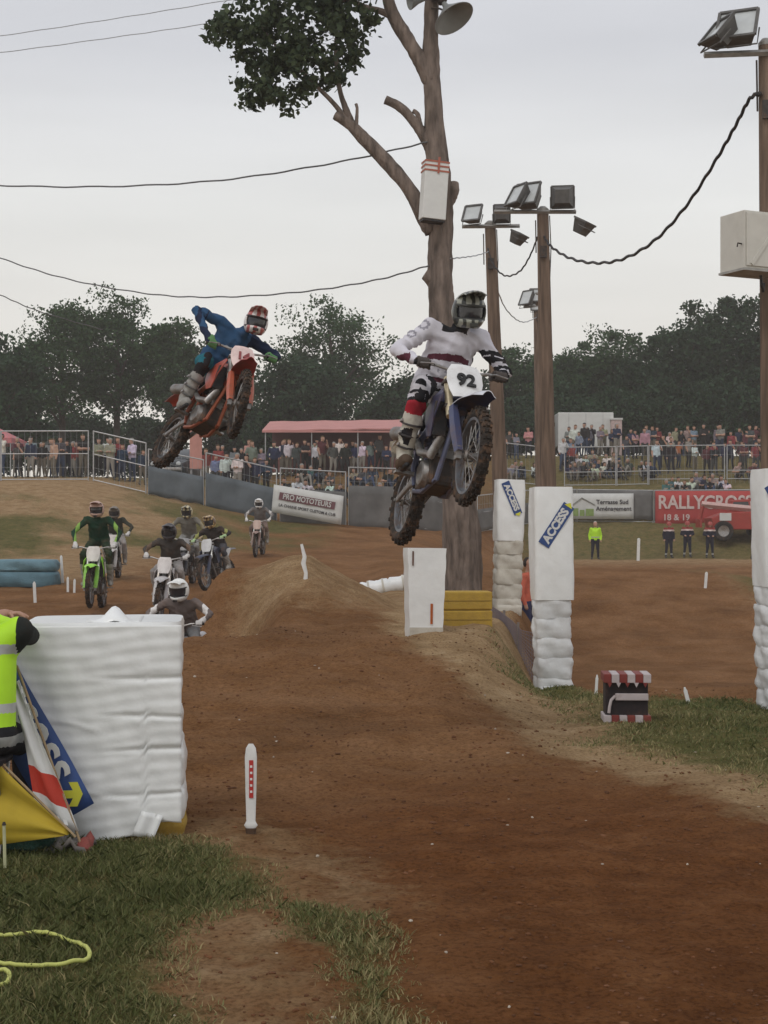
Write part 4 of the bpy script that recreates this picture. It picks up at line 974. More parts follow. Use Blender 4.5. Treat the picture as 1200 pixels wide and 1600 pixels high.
# white wooden-looking wrapped box post and yellow foam blocks at the trunk
bxp = at(662, 990, 18.2); zb = gz(bxp.x, 18.2)
bp_ = thing('wrapped_post', 'white wrapped square post with orange mark beside the yellow blocks', 'padded post', (bxp.x, 18.2, zb - .03), (0, .012, .16))
mb = MB(); P = []
for i in range(14):
    z = 1.05 * i / 13; w_ = .195 + .035 * z; row = []
    for a, b in ((-1, -1), (-.5, -1), (0, -1), (.5, -1), (1, -1), (1, 0), (1, 1), (0, 1), (-1, 1), (-1, 0), (-1, -1)): row.append((a * w_ + .004 * math.sin(z * 21 + a * 3), b * .16 + .004 * math.sin(z * 27 + a * 6), z))
    P.append(row)
mb.grid(P); k = len(mb.v); mb.f.append(tuple(range(k - 11, k - 1))); mb.m.append(0); mb.build('padding', WRAP, bp_, smooth=True, angle=40)
mb = MB(); mb.box((.06, -.168, .28), (.028, .006, .24)); mb.build('orange_mark', mat('orange_mark', (.42, .10, .02), .7, 0, .2, 20), bp_)
mb = MB(); mb.grid([[(-.2 + .4 * j / 16, -.170, (.0 if i else -.03 + .05 * abs(math.sin(j * 2.3))) + .06 * i) for j in range(17)] for i in range(3)], thick=(0, .003, 0)); mb.build('torn_hem', WRAPD, bp_)
mb = MB(); mb.box((-.17, -.172, .93), (.018, .004, .17)); mb.build('dark_tear', mat('rust_mark', (.12, .05, .03), .8), bp_)
yb = at(727, 992, 19.3); zb = gz(yb.x, 19.3)
for i, (dz, lab) in enumerate(((0, 'lower yellow foam block at the foot of the trunk'), (.235, 'upper yellow foam block at the foot of the trunk'))):
    o = thing('foam_block', lab, 'foam block', (yb.x + .01 * i, 19.3 + .02 * i, zb - .06 + dz), (0, 0, .05), 'yellow foam blocks')
    mb = MB(); mb.box((0, 0, .115), (.64 - .02 * i, .4, .228)); b_ = mb.build('block', YEL, o); add_bevel(b_, .02, 3)
    mb = MB(); mb.box((0, -.2045, .115), (.60, .002, .006)); mb.build('seam', mat('yellow_seam', (.2, .13, .03), .9), o)
# white roll lying behind
wr = thing('wrapped_roll', 'long white wrapped roll lying on pale ground behind the square post', 'padding roll', (0, 0, 0)); c0 = gnd(548, 910); c1 = gnd(640, 908); Yr = 31.0
a_ = at(543, 898, Yr); b_ = at(655, 895, Yr); a_.z = gz(a_.x, Yr) + .16; b_.z = gz(b_.x, Yr) + .17; wr.location = (a_.x, Yr, a_.z - .16)
mb = MB(); n = 24; pts = [a_.lerp(b_, i / n) - wr.location + Vector((0, 0, .012 * math.sin(i * 1.7))) for i in range(n + 1)]; mb.tube(pts, [.05 if i == 0 else .13 if i == 1 else .165 + .012 * math.sin(i * 2.6) for i in range(n + 1)], 16); mb.build('wrap', WRAP, wr, smooth=True, angle=60)
for f in (.3, .5, .78):
    mb = MB(); q = a_.lerp(b_, f) - wr.location; dd = (b_ - a_).normalized(); mb.tube([q - dd * .02, q + dd * .02], .181, 16); mb.build('strap', WRAPD, wr, smooth=True)
# blue wrapped bale at left behind
bb = at(42, 910, 35.5); o = thing('tarpaulin_bale', 'low bale wrapped in faded blue tarpaulin at the left', 'bale', (bb.x, 35.5, gz(bb.x, 35.5) - .02))
smooth_build(wrapped(.72, .4, 0, .34, .03, 5, 48, 21, 6, .012), 'lower_bale', mat('faded_blue_tarpaulin', (.10, .19, .235), .5, 0, .15, 4, bump=.02), o)
smooth_build(wrapped(.70, .38, .34, .62, .035, 5, 48, 22, 6, .014), 'upper_bale', mat('light_blue_tarpaulin', (.14, .25, .30), .5, 0, .15, 4, bump=.02), o)

# red and white striped box on the grass
RW_R = mat('box_red', (.20, .035, .03), .6, 0, .12, 9, dirt=.3); RW_W = mat('box_white', (.48, .42, .42), .6, 0, .1, 9, dirt=.25); BXD = mat('box_dark', (.022, .016, .018), .7, 0, .2, 9, dirt=.2)
q = gnd(978, 1127); bxo = thing('timing_box', 'small dark box with red and white striped top and base on the grass', 'box', q, (0, 0, -.06))
mb = MB(); mb.box((0, .05, .20), (.36, .26, .34)); mb.build('case', BXD, bxo, bevel=.01)
for zc, hh_, wd in ((.375, .075, .40), (.03, .06, .40)):
    for i in range(6):
        mb = MB(); mb.box((-wd / 2 + wd / 6 * (i + .5), .03, zc), (wd / 6 - .001, .34, hh_)); mb.build('striped_panel', RW_R if i % 2 == (0 if zc > .1 else 1) else RW_W, bxo, bevel=.006)
mb = MB(); mb.box((.04, -.095, .215), (.28, .03, .06)); mb.build('front_rail', RW_W, bxo, bevel=.008)
mb = MB(); mb.tube([(-.10, -.11, .225), (-.135, -.115, .19), (-.15, -.12, .13), (-.155, -.12, .08)], .013, 8); mb.build('handle', RW_W, bxo, smooth=True)
for i in range(5):
    mb = MB(); x_ = -.15 + .075 * i; mb.prism([(x_ - .02, -.146, .34), (x_ + .02, -.146, .34), (x_, -.146, .30)], (0, .01, 0)); mb.build('pennant', RW_W if i % 2 else RW_R, bxo)

# net fence along the edge of the mound
NETM = bpy.data.materials.new('grey_netting'); NETM.use_nodes = True; t = NETM.node_tree; bsn = t.nodes['Principled BSDF']; bsn.inputs['Base Color'].default_value = (.16, .13, .14, 1); bsn.inputs['Roughness'].default_value = .9
nt_ = thing('net_fence', 'drooping grey net fence on short posts between the two middle pillars', 'fence', (1.45, 20.2, gz(1.45, 20.2)))
oo = nt_.location.copy(); mb = MB(); tp = [at(764, 945, 20.6), at(782, 956, 20.5), at(800, 970, 20.3), at(815, 985, 20.0), at(838, 990, 19.4)]; n = 36; line = []
for i in range(n + 1):
    u = i / n * 4; k = min(3, int(u)); line.append(tp[k].lerp(tp[k + 1], u - k))
for i, q in enumerate(line):
    zg = gz(q.x, q.y); mb.tube([(q.x, q.y, zg - .02) - oo if False else Vector((q.x, q.y, zg - .02)) - oo, q - oo], .0045, 4)
for j in range(12):
    mb.tube([Vector((q.x, q.y, gz(q.x, q.y) + (q.z - gz(q.x, q.y)) * j / 11)) - oo for q in line], .0045, 4)
mb.build('net', NETM, nt_)
for i in (0, 12, 24, 36):
    q = line[i]; mb = MB(); mb.tube([Vector((q.x, q.y + .03, gz(q.x, q.y + .03) - .1)) - oo, q + V(0, .03, .06) - oo], .018, 8); mb.build('post', mat('weathered_post', (.2, .17, .15), .8), nt_)

# ------------------------------------------------------------------ the pollarded tree
BARK = mat('bark', (.165, .128, .107), .95, 0, .5, 11, bump=.06, bscale=16, stretch=(1, 1, .22))
YT_ = 23.0; S_ = YT_ / F
def leaf_material(name, a, b, tr=.35):
    m = bpy.data.materials.new(name); m.use_nodes = True; MATS[name] = m; t = m.node_tree; bs = t.nodes['Principled BSDF']; bs.inputs['Roughness'].default_value = .65; bs.inputs['Specular IOR Level'].default_value = .25
    at_ = N(t, 'ShaderNodeAttribute', attribute_name='tint'); r = N(t, 'ShaderNodeValToRGB'); r.color_ramp.elements[0].color = (*a, 1); r.color_ramp.elements[1].color = (*b, 1)
    t.links.new(at_.outputs['Fac'], r.inputs[0]); t.links.new(r.outputs[0], bs.inputs['Base Color'])
    tl = N(t, 'ShaderNodeBsdfTranslucent'); mx = N(t, 'ShaderNodeMixShader'); mx.inputs[0].default_value = tr
    t.links.new(r.outputs[0], tl.inputs[0]); t.links.new(bs.outputs[0], mx.inputs[1]); t.links.new(tl.outputs[0], mx.inputs[2]); t.links.new(mx.outputs[0], t.nodes['Material Output'].inputs[0]); return m
def leaf_mesh(name, C, size, m, rng, flat_up=.3):
    n = len(C); u = rng.normal(size=(n, 3)); u /= np.linalg.norm(u, axis=1)[:, None]; w = rng.normal(size=(n, 3)); w[:, 2] += flat_up; w -= u * (w * u).sum(1)[:, None]; w /= np.linalg.norm(w, axis=1)[:, None]
    L = size * rng.uniform(.6, 1.3, n)[:, None]
    v = np.stack([C - u * L * .5, C + w * L * .32 + u * L * .05, C + u * L * .5, C - w * L * .32 + u * L * .05], 1).reshape(-1, 3)
    me = bpy.data.meshes.new(name); me.vertices.add(4 * n); me.vertices.foreach_set('co', v.ravel()); me.loops.add(4 * n); me.loops.foreach_set('vertex_index', np.arange(4 * n))
    me.polygons.add(n); me.polygons.foreach_set('loop_start', np.arange(0, 4 * n, 4)); me.polygons.foreach_set('loop_total', np.full(n, 4)); me.update()
    a = me.attributes.new('tint', 'FLOAT', 'POINT'); a.data.foreach_set('value', np.repeat(np.clip(rng.normal(.45, .22, n), 0, 1), 4).astype(np.float32)); me.materials.append(m); return me
def gnarled(pts, rad, n=14, seed=0, sub=5, rough=.07):
    """limb as a rough tapered tube along a smooth path"""
    P = []; R = []
    for i in range(len(pts) - 1):
        p0, p1, p2, p3 = pts[max(0, i - 1)], pts[i], pts[i + 1], pts[min(len(pts) - 1, i + 2)]
        for k in range(sub):
            t = k / sub; P.append(.5 * ((2 * p1) + (p2 - p0) * t + (2 * p0 - 5 * p1 + 4 * p2 - p3) * t * t + (3 * p1 - p0 - 3 * p2 + p3) * t ** 3)); R.append(rad[i] + (rad[i + 1] - rad[i]) * t)
    P.append(pts[-1]); R.append(rad[-1]); mb = MB(); mb.tube(P, R, n); rg = random.Random(seed)
    out = []
    for i, v in enumerate(mb.v):
        r = R[min(i // n, len(R) - 1)]; k = i % n; q = r * rough * (math.sin(k * 2.1 + i // n * .5) + rg.uniform(-.8, .8)); c = P[min(i // n, len(P) - 1)]; d = Vector(v) - c
        out.append(tuple(Vector(v) + (d.normalized() * q if d.length > 1e-6 else Vector())))
    mb.v = out; return mb
tb = at(722, 945, YT_); tz = gz(tb.x, YT_)
tree = thing('pollarded_tree', 'tall pollarded tree with one leafy limb and sawn off branches', 'tree', (tb.x, YT_, tz)); T0 = Vector((tb.x, YT_, tz))
def tp_(l, dy=None): return [at(a, b, YT_) - T0 + Vector((0, (dy[i] if dy else 0), 0)) for i, (a, b) in enumerate(l)]
tr_l = [(722, 985), (722, 940), (722, 850), (715, 750), (704, 620), (693, 500), (688, 440), (688, 380), (690, 320), (685, 260), (680, 220), (677, 160), (674, 110), (673, 60), (675, 0), (677, -70)]
rw = [37, 32, 29, 25, 23, 21.5, 19.5, 18, 18.5, 17, 16.5, 14, 13, 12, 10.5, 9]
gnarled(tp_(tr_l), [r * S_ for r in rw], 18, 1).build('trunk', BARK, tree, smooth=True, angle=0)
def limb(name, l, r, seed, dy=None): return gnarled(tp_(l, dy), [x * S_ for x in r], 12, seed).build(name, BARK, tree, smooth=True, angle=0)
limb('limb', [(676, 362), (660, 335), (640, 296), (603, 252), (566, 214), (545, 193), (523, 180)], [13, 12, 11.5, 11, 10, 8.5, 6.5], 2)
limb('limb', [(676, 240), (664, 215), (648, 192), (626, 168), (602, 156)], [9, 8.5, 8, 7, 6.5], 3)
limb('limb', [(674, 128), (662, 105), (645, 75), (628, 48), (612, 18), (600, -30), (590, -90)], [13, 12, 11.5, 11, 10, 9, 7], 4)
limb('branch', [(552, 200), (541, 172), (532, 145), (527, 115), (524, 60)], [6, 5, 4, 3.5, 2], 5)
limb('branch', [(540, 185), (520, 160), (498, 138), (470, 110), (430, 70), (400, 30)], [4, 3.6, 3.2, 3, 2, 1.5], 6)
limb('branch', [(556, 203), (557, 190), (558, 170), (556, 162)], [3.5, 3, 2.5, 2.2], 7)
limb('branch', [(658, 205), (655, 190), (652, 178), (645, 173)], [4.5, 4, 4, 3.4], 8)
limb('branch', [(620, 30), (596, 18), (575, 12), (540, 0), (500, 10)], [6, 5, 4, 3, 2], 9)
limb('knot', [(690, 445), (676, 436), (664, 428)], [15, 13, 9], 10)
limb('knot', [(692, 318), (702, 305), (708, 294), (709, 284)], [14, 13, 11, 6], 11)
LEAFN = leaf_material('near_leaf', (.020, .036, .020), (.095, .125, .058), .3)
rg = np.random.default_rng(3); C = []
blobs = [(385, 40, 60, 38, 900), (345, 35, 26, 12, 170), (420, 75, 58, 42, 1300), (475, 45, 72, 55, 1900), (545, 15, 42, 40, 900), (480, 105, 66, 34, 1200), (430, 150, 48, 24, 700), (395, 142, 22, 10, 120), (545, 62, 32, 34, 480), (547, 102, 16, 7, 70), (520, 118, 26, 22, 260),
         (450, -45, 120, 60, 2600), (560, -60, 70, 60, 1200), (372, 128, 12, 5, 40), (335, 62, 18, 9, 60)]
for bx_, by_, rx, ry, n in blobs:
    for _ in range(max(4, n // 45)):
        d = rg.normal(size=3); d /= np.linalg.norm(d); r = rg.uniform(.25, 1) ** .5
        c = np.array([bx_ + d[0] * rx * r, 0, by_ + d[2] * ry * r]); q = at(c[0], c[2], YT_) - T0; cc = np.array([q.x, q.y + d[1] * rx * S_ * r * 1.0 , q.z])
        k = max(7, int(.72 * n // max(4, n // 45))); C.append(cc + rg.normal(size=(k, 3)) * np.array([8.5, 9.5, 6.8]) * S_ * (1 if rx > 30 else .7))
C = np.concatenate(C); C[:, 1] -= 0
link('crown', leaf_mesh('crown', C, .115, LEAFN, rg), tree)
# white box with red bands fixed on the trunk
wb = at(675, 345, 22.66); o = thing('trunk_box', 'narrow white box with red bands strapped to the tree trunk', 'box', wb, (0, .065, 0.25))
mb = MB(); mb.box((0, 0, .44), (.36, .22, .86)); mb.build('case', BANW, o, bevel=.01)
for z in (.72, .79, .855):
    mb = MB(); mb.box((0, 0, z), (.375, .235, .025)); mb.build('red_band', mat('faded_red_band', (.38, .12, .08), .6), o)
mb = MB(); mb.box((.02, -.121, .80), (.03, .01, .24)); mb.build('strap', mat('faded_red_band', (.38, .12, .08), .6), o)
mb = MB(); mb.box((0, 0, -.01), (.33, .2, .03)); mb.build('base', BLACKP, o)
# loudspeakers at the top of the trunk
GREYP = mat('grey_plastic', (.20, .205, .20), .5, 0, .1, 6)
def horn(label, c, axis, r):
    o = thing('loudspeaker', label, 'loudspeaker', c); ax_ = Vector(axis).normalized(); mb = MB()
    mb.lathe([(.0, .03), (.1, .05), (.22, r * .55), (.31, r * .9), (.34, r), (.35, r), (.33, r * .86), (.2, r * .4), (.12, .02)], -ax_ * .2, ax_, 28); mb.build('horn', GREYP, o, smooth=True)
    mb = MB(); mb.lathe([(-.13, .0), (-.13, .06), (-.1, .075), (0, .075), (.02, .05), (.02, 0)], -ax_ * .2, ax_, 18); mb.build('driver', DARKM, o, smooth=True)
    mb = MB(); mb.tube([(-.05, 0, .0), (-.14, .05, .06), (-.26, .1, .08)], .016, 6); mb.build('bracket', DARKM, o); return o
horn('grey horn loudspeaker on the right of the treetop', at(702, 18, 22.75), (.45, -.30, -.8), .32)
horn('dark horn loudspeaker on the left of the treetop', at(655, -4, 22.75), (-.75, -.2, -.12), .17)

# ------------------------------------------------------------------ floodlight poles
WOODP = mat('pole_wood', (.145, .10, .072), .9, 0, .45, 14, bump=.012, bscale=24, stretch=(1, 1, .08))
GLASS = mat('lamp_glass', (.50, .52, .52), .12, 0, .1, 5, spec=.6); LAMPB = mat('lamp_housing', (.10, .095, .09), .5, .3, .2, 8)
GALV = mat('galvanised_steel', (.30, .29, .27), .55, .5, .2, 10, dirt=.25)
def lamp(parent, c, w, h, d, rot):
    g = link('floodlight', None, parent); g.empty_display_size = .05; g.location = c; g.rotation_euler = rot      # faces -y before turning
    mb = MB(); P = [(-w / 2, 0, -h / 2), (w / 2, 0, -h / 2), (w / 2, 0, h / 2), (-w / 2, 0, h / 2)]; Q = [(x * .62, d, z * .62) for x, _, z in P]
    mb.add(P + Q, [(3, 2, 1, 0)][:0] + [(4, 5, 6, 7), (0, 1, 5, 4), (1, 2, 6, 5), (2, 3, 7, 6), (3, 0, 4, 7)]); mb.build('housing', LAMPB, g)
    mb = MB()
    for a, b, s in (((0, -.01, h / 2), 0, (w, .04, .04)), ((0, -.01, -h / 2), 0, (w, .04, .04)), ((w / 2, -.01, 0), 0, (.04, .041, h)), ((-w / 2, -.01, 0), 0, (.04, .041, h))): mb.box(a, s)
    mb.build('bezel', LAMPB, g)
    mb = MB(); mb.box((0, .004, 0), (w - .03, .006, h - .03)); mb.build('glass', GLASS, g)
    mb = MB(); mb.tube([(-w / 2 - .02, d * .4, 0), (-w / 2 - .02, d * .4, -h * .62), (w / 2 + .02, d * .4, -h * .62), (w / 2 + .02, d * .4, 0)], .012, 6); mb.build('bracket', LAMPB, g)
def pole(label, top, base_px, Y, rt, rb, bars, lamps):
    tp = at(*top, Y); xb = (base_px - 600) / F * Y; zb = gz(xb, Y); root = thing('floodlight_pole', label, 'light pole', (xb, Y, zb - .1), group='wooden floodlight poles'); o0 = Vector((xb, Y, zb - .1))
    mb = MB(); n = 9; pts = [Vector((0, 0, 0)).lerp(tp - o0, i / n) for i in range(n + 1)]; mb.tube(pts, [rb + (rt - rb) * i / n for i in range(n + 1)], 14); mb.build('pole', WOODP, root, smooth=True)
    mb = MB(); mb.lathe([(0, rt * 1.05), (.04, rt * 1.05), (.1, rt * .5), (.11, 0)], tp - o0, (0, 0, 1), 12); mb.build('cap', GALV, root, smooth=True)
    for a, b in bars:
        mb = MB(); A = at(*a, Y - .12) - o0; Bq = at(*b, Y - .12) - o0; mb.tube([A, Bq], .045, 4); mb.build('crossarm', GALV, root)
    for (px, py), w, h, rot in lamps: lamp(root, at(px, py, Y - .15) - o0, w, h, w * .5, [math.radians(q) for q in rot])
    mb = MB(); ck = tp - o0
    mb.tube([ck + V(rt + .02, -.02, -.1), ck + V(rt + .05, -.03, -.8), ck + V(rt + .02, -.03, -1.6)], .012, 5); mb.tube([ck + V(-rt - .03, -.02, -.2), ck + V(-rt - .02, -.03, -.9)], .014, 5)
    mb.box(ck + V(0, -rt - .03, -.9), (.14, .06, .25)); mb.build('wiring', DARKM, root)
    return root
pole('wooden floodlight pole right behind the flying rider 92', (766, 352), 788, 35, .125, .20, [((722, 354), (812, 353))],
     [((738, 333), .42, .42, (-28, 0, -28)), ((784, 334), .36, .40, (-10, 0, 170)), ((812, 366), .48, .24, (-60, 0, 60))])
pole('tall wooden floodlight pole with thick cable behind the near blue signed pillar', (848, 330), 862, 33, .125, .205, [((772, 331), (900, 331))],
     [((822, 303), .58, .56, (-30, 0, -34)), ((806, 304), .5, .5, (-30, 0, -62)), ((879, 308), .48, .46, (-8, 0, 172)), ((914, 347), .55, .30, (-62, 0, 62))])
pole('small distant floodlight pole partly hidden by the tall one', (840, 460), 846, 58, .16, .2, [((818, 480), (850, 478))],
     [((822, 465), .55, .6, (-25, 0, -50)), ((838, 461), .5, .5, (-15, 0, -8)), ((838, 479), .4, .3, (-15, 0, -8))])
pd_ = pole('floodlight pole at the right edge carrying a white cabinet', (1196, 72), 1206, 21, .095, .13, [((1100, 86), (1205, 82))],
     [((1152, 38), .52, .50, (-32, 0, -24)), ((1120, 46), .44, .42, (-40, 0, -70))])
cb = at(1170, 425, 20.5); o = thing('cabinet', 'white metal cabinet hung on the right floodlight pole', 'cabinet', cb, (0, 0, .45))
CABW = mat('cabinet_white', (.55, .53, .48), .5, 0, .06, 4, dirt=.08)
mb = MB(); mb.box((.05, 0, .38), (.66, .5, .76)); mb.build('case', CABW, o, bevel=.008)
mb = MB(); mb.box((.05, -.262, .38), (.60, .02, .70)); mb.build('door', CABW, o, bevel=.006)
mb = MB(); mb.box((.08, -.28, .38), (.05, .02, .84), Matrix.Rotation(math.radians(38), 3, 'Y')); mb.build('brace', CABW, o)
mb = MB(); mb.box((.05, 0, -.015), (.69, .53, .03)); mb.build('bottom_flange', mat('cabinet_grey', (.32, .31, .29), .6), o)
mb = MB(); mb.tube([(-.28, -.2, .32), (-.36, -.22, .32), (-.37, -.22, .27)], .01, 6); mb.build('latch', DARKM, o)
mb = MB(); mb.tube([(.2, 0, -.03), (.22, 0, -.16), (.32, .1, -.22), (.42, .2, -.1)], .02, 6); mb.build('conduit', BLACKP, o, smooth=True)

def cable(label, pts, r, thick=None, sag=None, m=None):
    """pts: (px, py, Y) through which the hanging cable runs"""
    q = [at(*p) for p in pts]; fine = []
    for i in range(len(q) - 1):
        p0, p1, p2, p3 = q[max(0, i - 1)], q[i], q[i + 1], q[min(len(q) - 1, i + 2)]
        for k in range(12):
            t = k / 12; fine.append(.5 * ((2 * p1) + (p2 - p0) * t + (2 * p0 - 5 * p1 + 4 * p2 - p3) * t * t + (3 * p1 - p0 - 3 * p2 + p3) * t ** 3) + Vector((0, 0, math.sin((i * 12 + k) * 1.3) * r * .6)))
    fine.append(q[-1]); mb = MB(); mb.tube(fine, r, 6); o = mb.build('cable', m or BLACKP, None, smooth=True, angle=0); tag(o, label, 'cable', 'overhead cables'); return o
CABG = mat('grey_cable', (.12, .12, .125), .7); CABL = mat('light_cable', (.32, .33, .35), .7)
cable('dark cable from the left edge up to the middle of the trunk', [(-330, 268, 27), (-100, 285, 25.5), (120, 292, 24.6), (330, 283, 24), (520, 255, 23.4), (668, 222, 22.9)], .013, m=CABG)
cable('long sagging cable from the left edge behind the blue rider to the trunk', [(-300, 260, 31), (-120, 355, 29), (0, 403, 28), (110, 437, 27), (240, 460, 26), (350, 464, 25), (480, 455, 24), (590, 437, 23.4), (670, 415, 22.9)], .012, m=CABG)
cable('thin cable dropping at the left edge towards the trees', [(-200, 380, 48), (-60, 440, 48), (0, 461, 49), (60, 486, 50), (160, 515, 54)], .018, m=CABG)
cable('thin short cable between trunk and first floodlight pole', [(704, 404, 22.9), (725, 402, 28), (745, 399, 32), (764, 393, 34.9)], .011, m=CABL)
cable('slack cable looping between the two nearest floodlight poles', [(762, 388, 34.8), (772, 415, 34.4), (790, 431, 34), (812, 424, 33.6), (828, 400, 33.3), (840, 370, 33)], .018)
cable('thick cable rising from the tall pole to the right edge pole', [(850, 370, 32.9), (862, 386, 32.2), (890, 403, 30.6), (930, 411, 28.7), (975, 404, 27), (1025, 374, 25.3), (1075, 318, 23.7), (1120, 248, 22.4), (1150, 195, 21.6), (1172, 154, 21.0), (1190, 146, 20.9)], .026)
cable('faint thin cable from the first pole to the distant pole', [(776, 450, 34.9), (790, 482, 41), (808, 500, 48), (822, 503, 53), (838, 496, 57.8)], .016, m=CABL)
cable('upper of two faint power lines in the top left corner', [(-200, 80, 60), (0, 56, 60), (180, 29, 60), (340, 3, 60), (560, -35, 60)], .016, m=CABL)
cable('lower of two faint power lines in the top left corner', [(-200, 102, 60), (0, 82, 60), (180, 58, 60), (330, 36, 60), (560, 0, 60)], .016, m=CABL)

# ------------------------------------------------------------------ fences on the banks
RAIL = mat('fence_rail', (.42, .42, .42), .5, .4, .15, 4); MESHM = mat('fence_wire', (.30, .31, .32), .6, .3, .1, 4)
TARPB = mat('blue_grey_screen', (.105, .122, .135), .85, 0, .25, 1.2, bump=.03, bscale=3); TARPG = mat('grey_green_screen', (.135, .132, .127), .85, 0, .25, 1.2, bump=.03, bscale=3)
def panel(label, a, b, h, rails=(0, .53, 1), tarp=None, tarp_m=None, lift=(0, 0), group='metal fence panels on the bank'):
    """a, b: (px, Y); stands on the ground between them"""
    A = at(a[0], HY, a[1]); B_ = at(b[0], HY, b[1]); A.z = gz(A.x, A.y) + .05 + lift[0]; B_.z = gz(B_.x, B_.y) + .05 + lift[1]
    root = thing('fence_panel', label, 'fence', A, group=group); B_ = B_ - A; A0 = Vector()
    U = Vector((0, 0, h))
    for f, nm in zip(rails, ('bottom_rail', 'middle_rail', 'top_rail')):
        mb = MB(); mb.tube([A0 + U * f, B_ + U * f], .028 if f == 1 else .022, 6); mb.build(nm, RAIL, root)
    for p, z0 in ((A0, -.05 - lift[0]), (B_, -.05 - lift[1])):
        mb = MB(); mb.tube([p + V(0, 0, z0), p + U + V(0, 0, .02)], .026, 6); mb.build('post', RAIL, root)
    mb = MB(); n = max(4, int(B_.length / .22))
    for i in range(1, n): q = A0.lerp(B_, i / n); mb.tube([q, q + U], .006, 3, cap=False)
    for f in (.25, .75): mb.tube([A0 + U * f, B_ + U * f], .006, 3, cap=False)
    mb.build('wire_mesh', MESHM, root)
    if tarp:
        nn = 20; mb = MB(); mb.grid([[A0.lerp(B_, j / nn) + U * f + V(0, -.06 - .04 * math.sin(j * 1.1 + f * 3), .04 * math.sin(j * .8) * (f < tarp[0] + .01)) for j in range(nn + 1)] for f in np.linspace(tarp[0], tarp[1], 6)], thick=(0, .01, 0)); mb.build('screen', tarp_m or TARPB, root, smooth=True, angle=0)
    return root
L_ = 'metal fence panel '
panel(L_ + 'at the far left edge of the bank', (-140, 62), (0, 62), 1.95)
panel(L_ + 'upright before the left spectators', (2, 62), (138, 62), 1.95)
panel(L_ + 'tilted down to the right beside the upright one', (146, 61.6), (228, 61), 1.95, lift=(0, -.0))
panel(L_ + 'with blue grey screen under the flying blue rider', (232, 60.8), (318, 61), 1.75, tarp=(-.02, .62))
panel(L_ + 'with screen sloping down left of the white banner', (322, 61), (432, 61.5), 2.05, tarp=(-.05, .62))
panel(L_ + 'with grey screen behind the white banner', (438, 61.6), (540, 62), 2.1, tarp=(-.12, .62), tarp_m=TARPG)
panel(L_ + 'with grey screen left of the flying bike wheel', (545, 62), (640, 62.6), 2.3, tarp=(-.1, .68), tarp_m=TARPG)
panel(L_ + 'with grey screen behind the big tree trunk', (644, 62.8), (742, 66), 2.3, tarp=(-.1, .62), tarp_m=TARPG)
panel(L_ + 'low one right of the big trunk', (746, 68), (842, 76), 1.6, tarp=(-.02, .62), tarp_m=TARPG)
R_ = 'terrace railing '
RG = 'railings on the right terrace'
for (a, b, w) in ((772, 842, 'between the two floodlight poles'), (882, 962, 'just right of the tall floodlight pole'), (964, 1012, 'before the pink dressed spectator'), (1014, 1132, 'in the middle of the right terrace'), (1136, 1230, 'at the right picture edge')):
    panel(R_ + w, (a, 79), (b, 79), 1.95, rails=(.12, .34, 1) if a > 1000 else (0, .34, 1), group=RG)
for (a, b, w) in ((846, 900, 'behind the nearer middle pillar'), (902, 1020, 'carrying the small white banner'), (1022, 1200, 'carrying the red banner'), (1202, 1330, 'beyond the right picture edge')):
    panel('low wire fence ' + w, (a, 76), (b, 76), 1.55, tarp=(.05, 1.0), tarp_m=TARPG, group='low wire fences on the right')

def quad_banner(name, label, TL, TR, BR, BL, Y, m, Y2=None):
    c = at(*BL, Y); root = thing(name, label, 'banner', c); Y2 = Y2 or Y
    q = [at(*TL, Y) - c, at(*TR, Y2) - c, at(*BR, Y2) - c, at(*BL, Y) - c]
    n = 14; mb = MB(); mb.grid([[q[3].lerp(q[2], j / n).lerp(q[0].lerp(q[1], j / n), i / 4) + V(0, .015 * math.sin(j * 1.7 + i), 0) for j in range(n + 1)] for i in range(5)], thick=(0, .012, 0)); mb.build('sheet', m, root, smooth=True, angle=0)
    def fr2(u, v, off=-.03):
        o_ = q[3].lerp(q[2], u).lerp(q[0].lerp(q[1], u), v) + V(0, off, 0); return frame(o_, q[2] - q[3], q[0] - q[3])
    return root, fr2, (q[2] - q[3]).length, (q[0] - q[3]).length
INK = mat('banner_ink', (.05, .045, .05), .7); INKR = mat('banner_maroon', (.16, .07, .08), .7); BANG = mat('banner_offwhite', (.58, .58, .56), .6, 0, .06, 3, dirt=.06)
b1, f1, w1, h1 = quad_banner('advertising_banner', 'tilted white advertising banner with two lines of lettering on the fence', (428, 757), (537, 775), (533, 820), (424, 800), 60.9, BANG)
mb = MB(); mb.box((0, 0, 0), (w1 * .80, h1 * .27, .01)); fr_o = mb.build('title_box', INKR, b1); fr_o.matrix_local = f1(.49, .62)
lettering('PRO MOTOTEURS', .30, BANG, b1, f1(.49, .62, -.05), .004, sx=.80, bold=.006)
lettering('LA CHAINE SPORT CUSTOM & CUB', .155, INK, b1, f1(.5, .30), .004, sx=.93, bold=.003)
b2, f2, w2, h2 = quad_banner('advertising_banner', 'small white banner with green house drawing on the right fence', (886, 771), (990, 771), (990, 811), (886, 811), 75.8, BANG)
lettering('Terrasse Sud', .30, INK, b2, f2(.68, .66), .004, bold=.006); lettering('Aménagement', .30, INK, b2, f2(.70, .40), .004, bold=.006)
GRN = mat('banner_green', (.22, .30, .10), .7); mb = MB()
for k, (x0, x1, y0, y1) in enumerate(((.06, .17, .12, .42), (.19, .26, .12, .36), (.28, .40, .12, .40))): mb.box(((x0 + x1) / 2 * w2 - w2 / 2, (y0 + y1) / 2 * h2 - h2 / 2, 0), ((x1 - x0) * w2, (y1 - y0) * h2, .008))
hs = mb.build('house_drawing', GRN, b2); hs.matrix_local = f2(.5, .5)
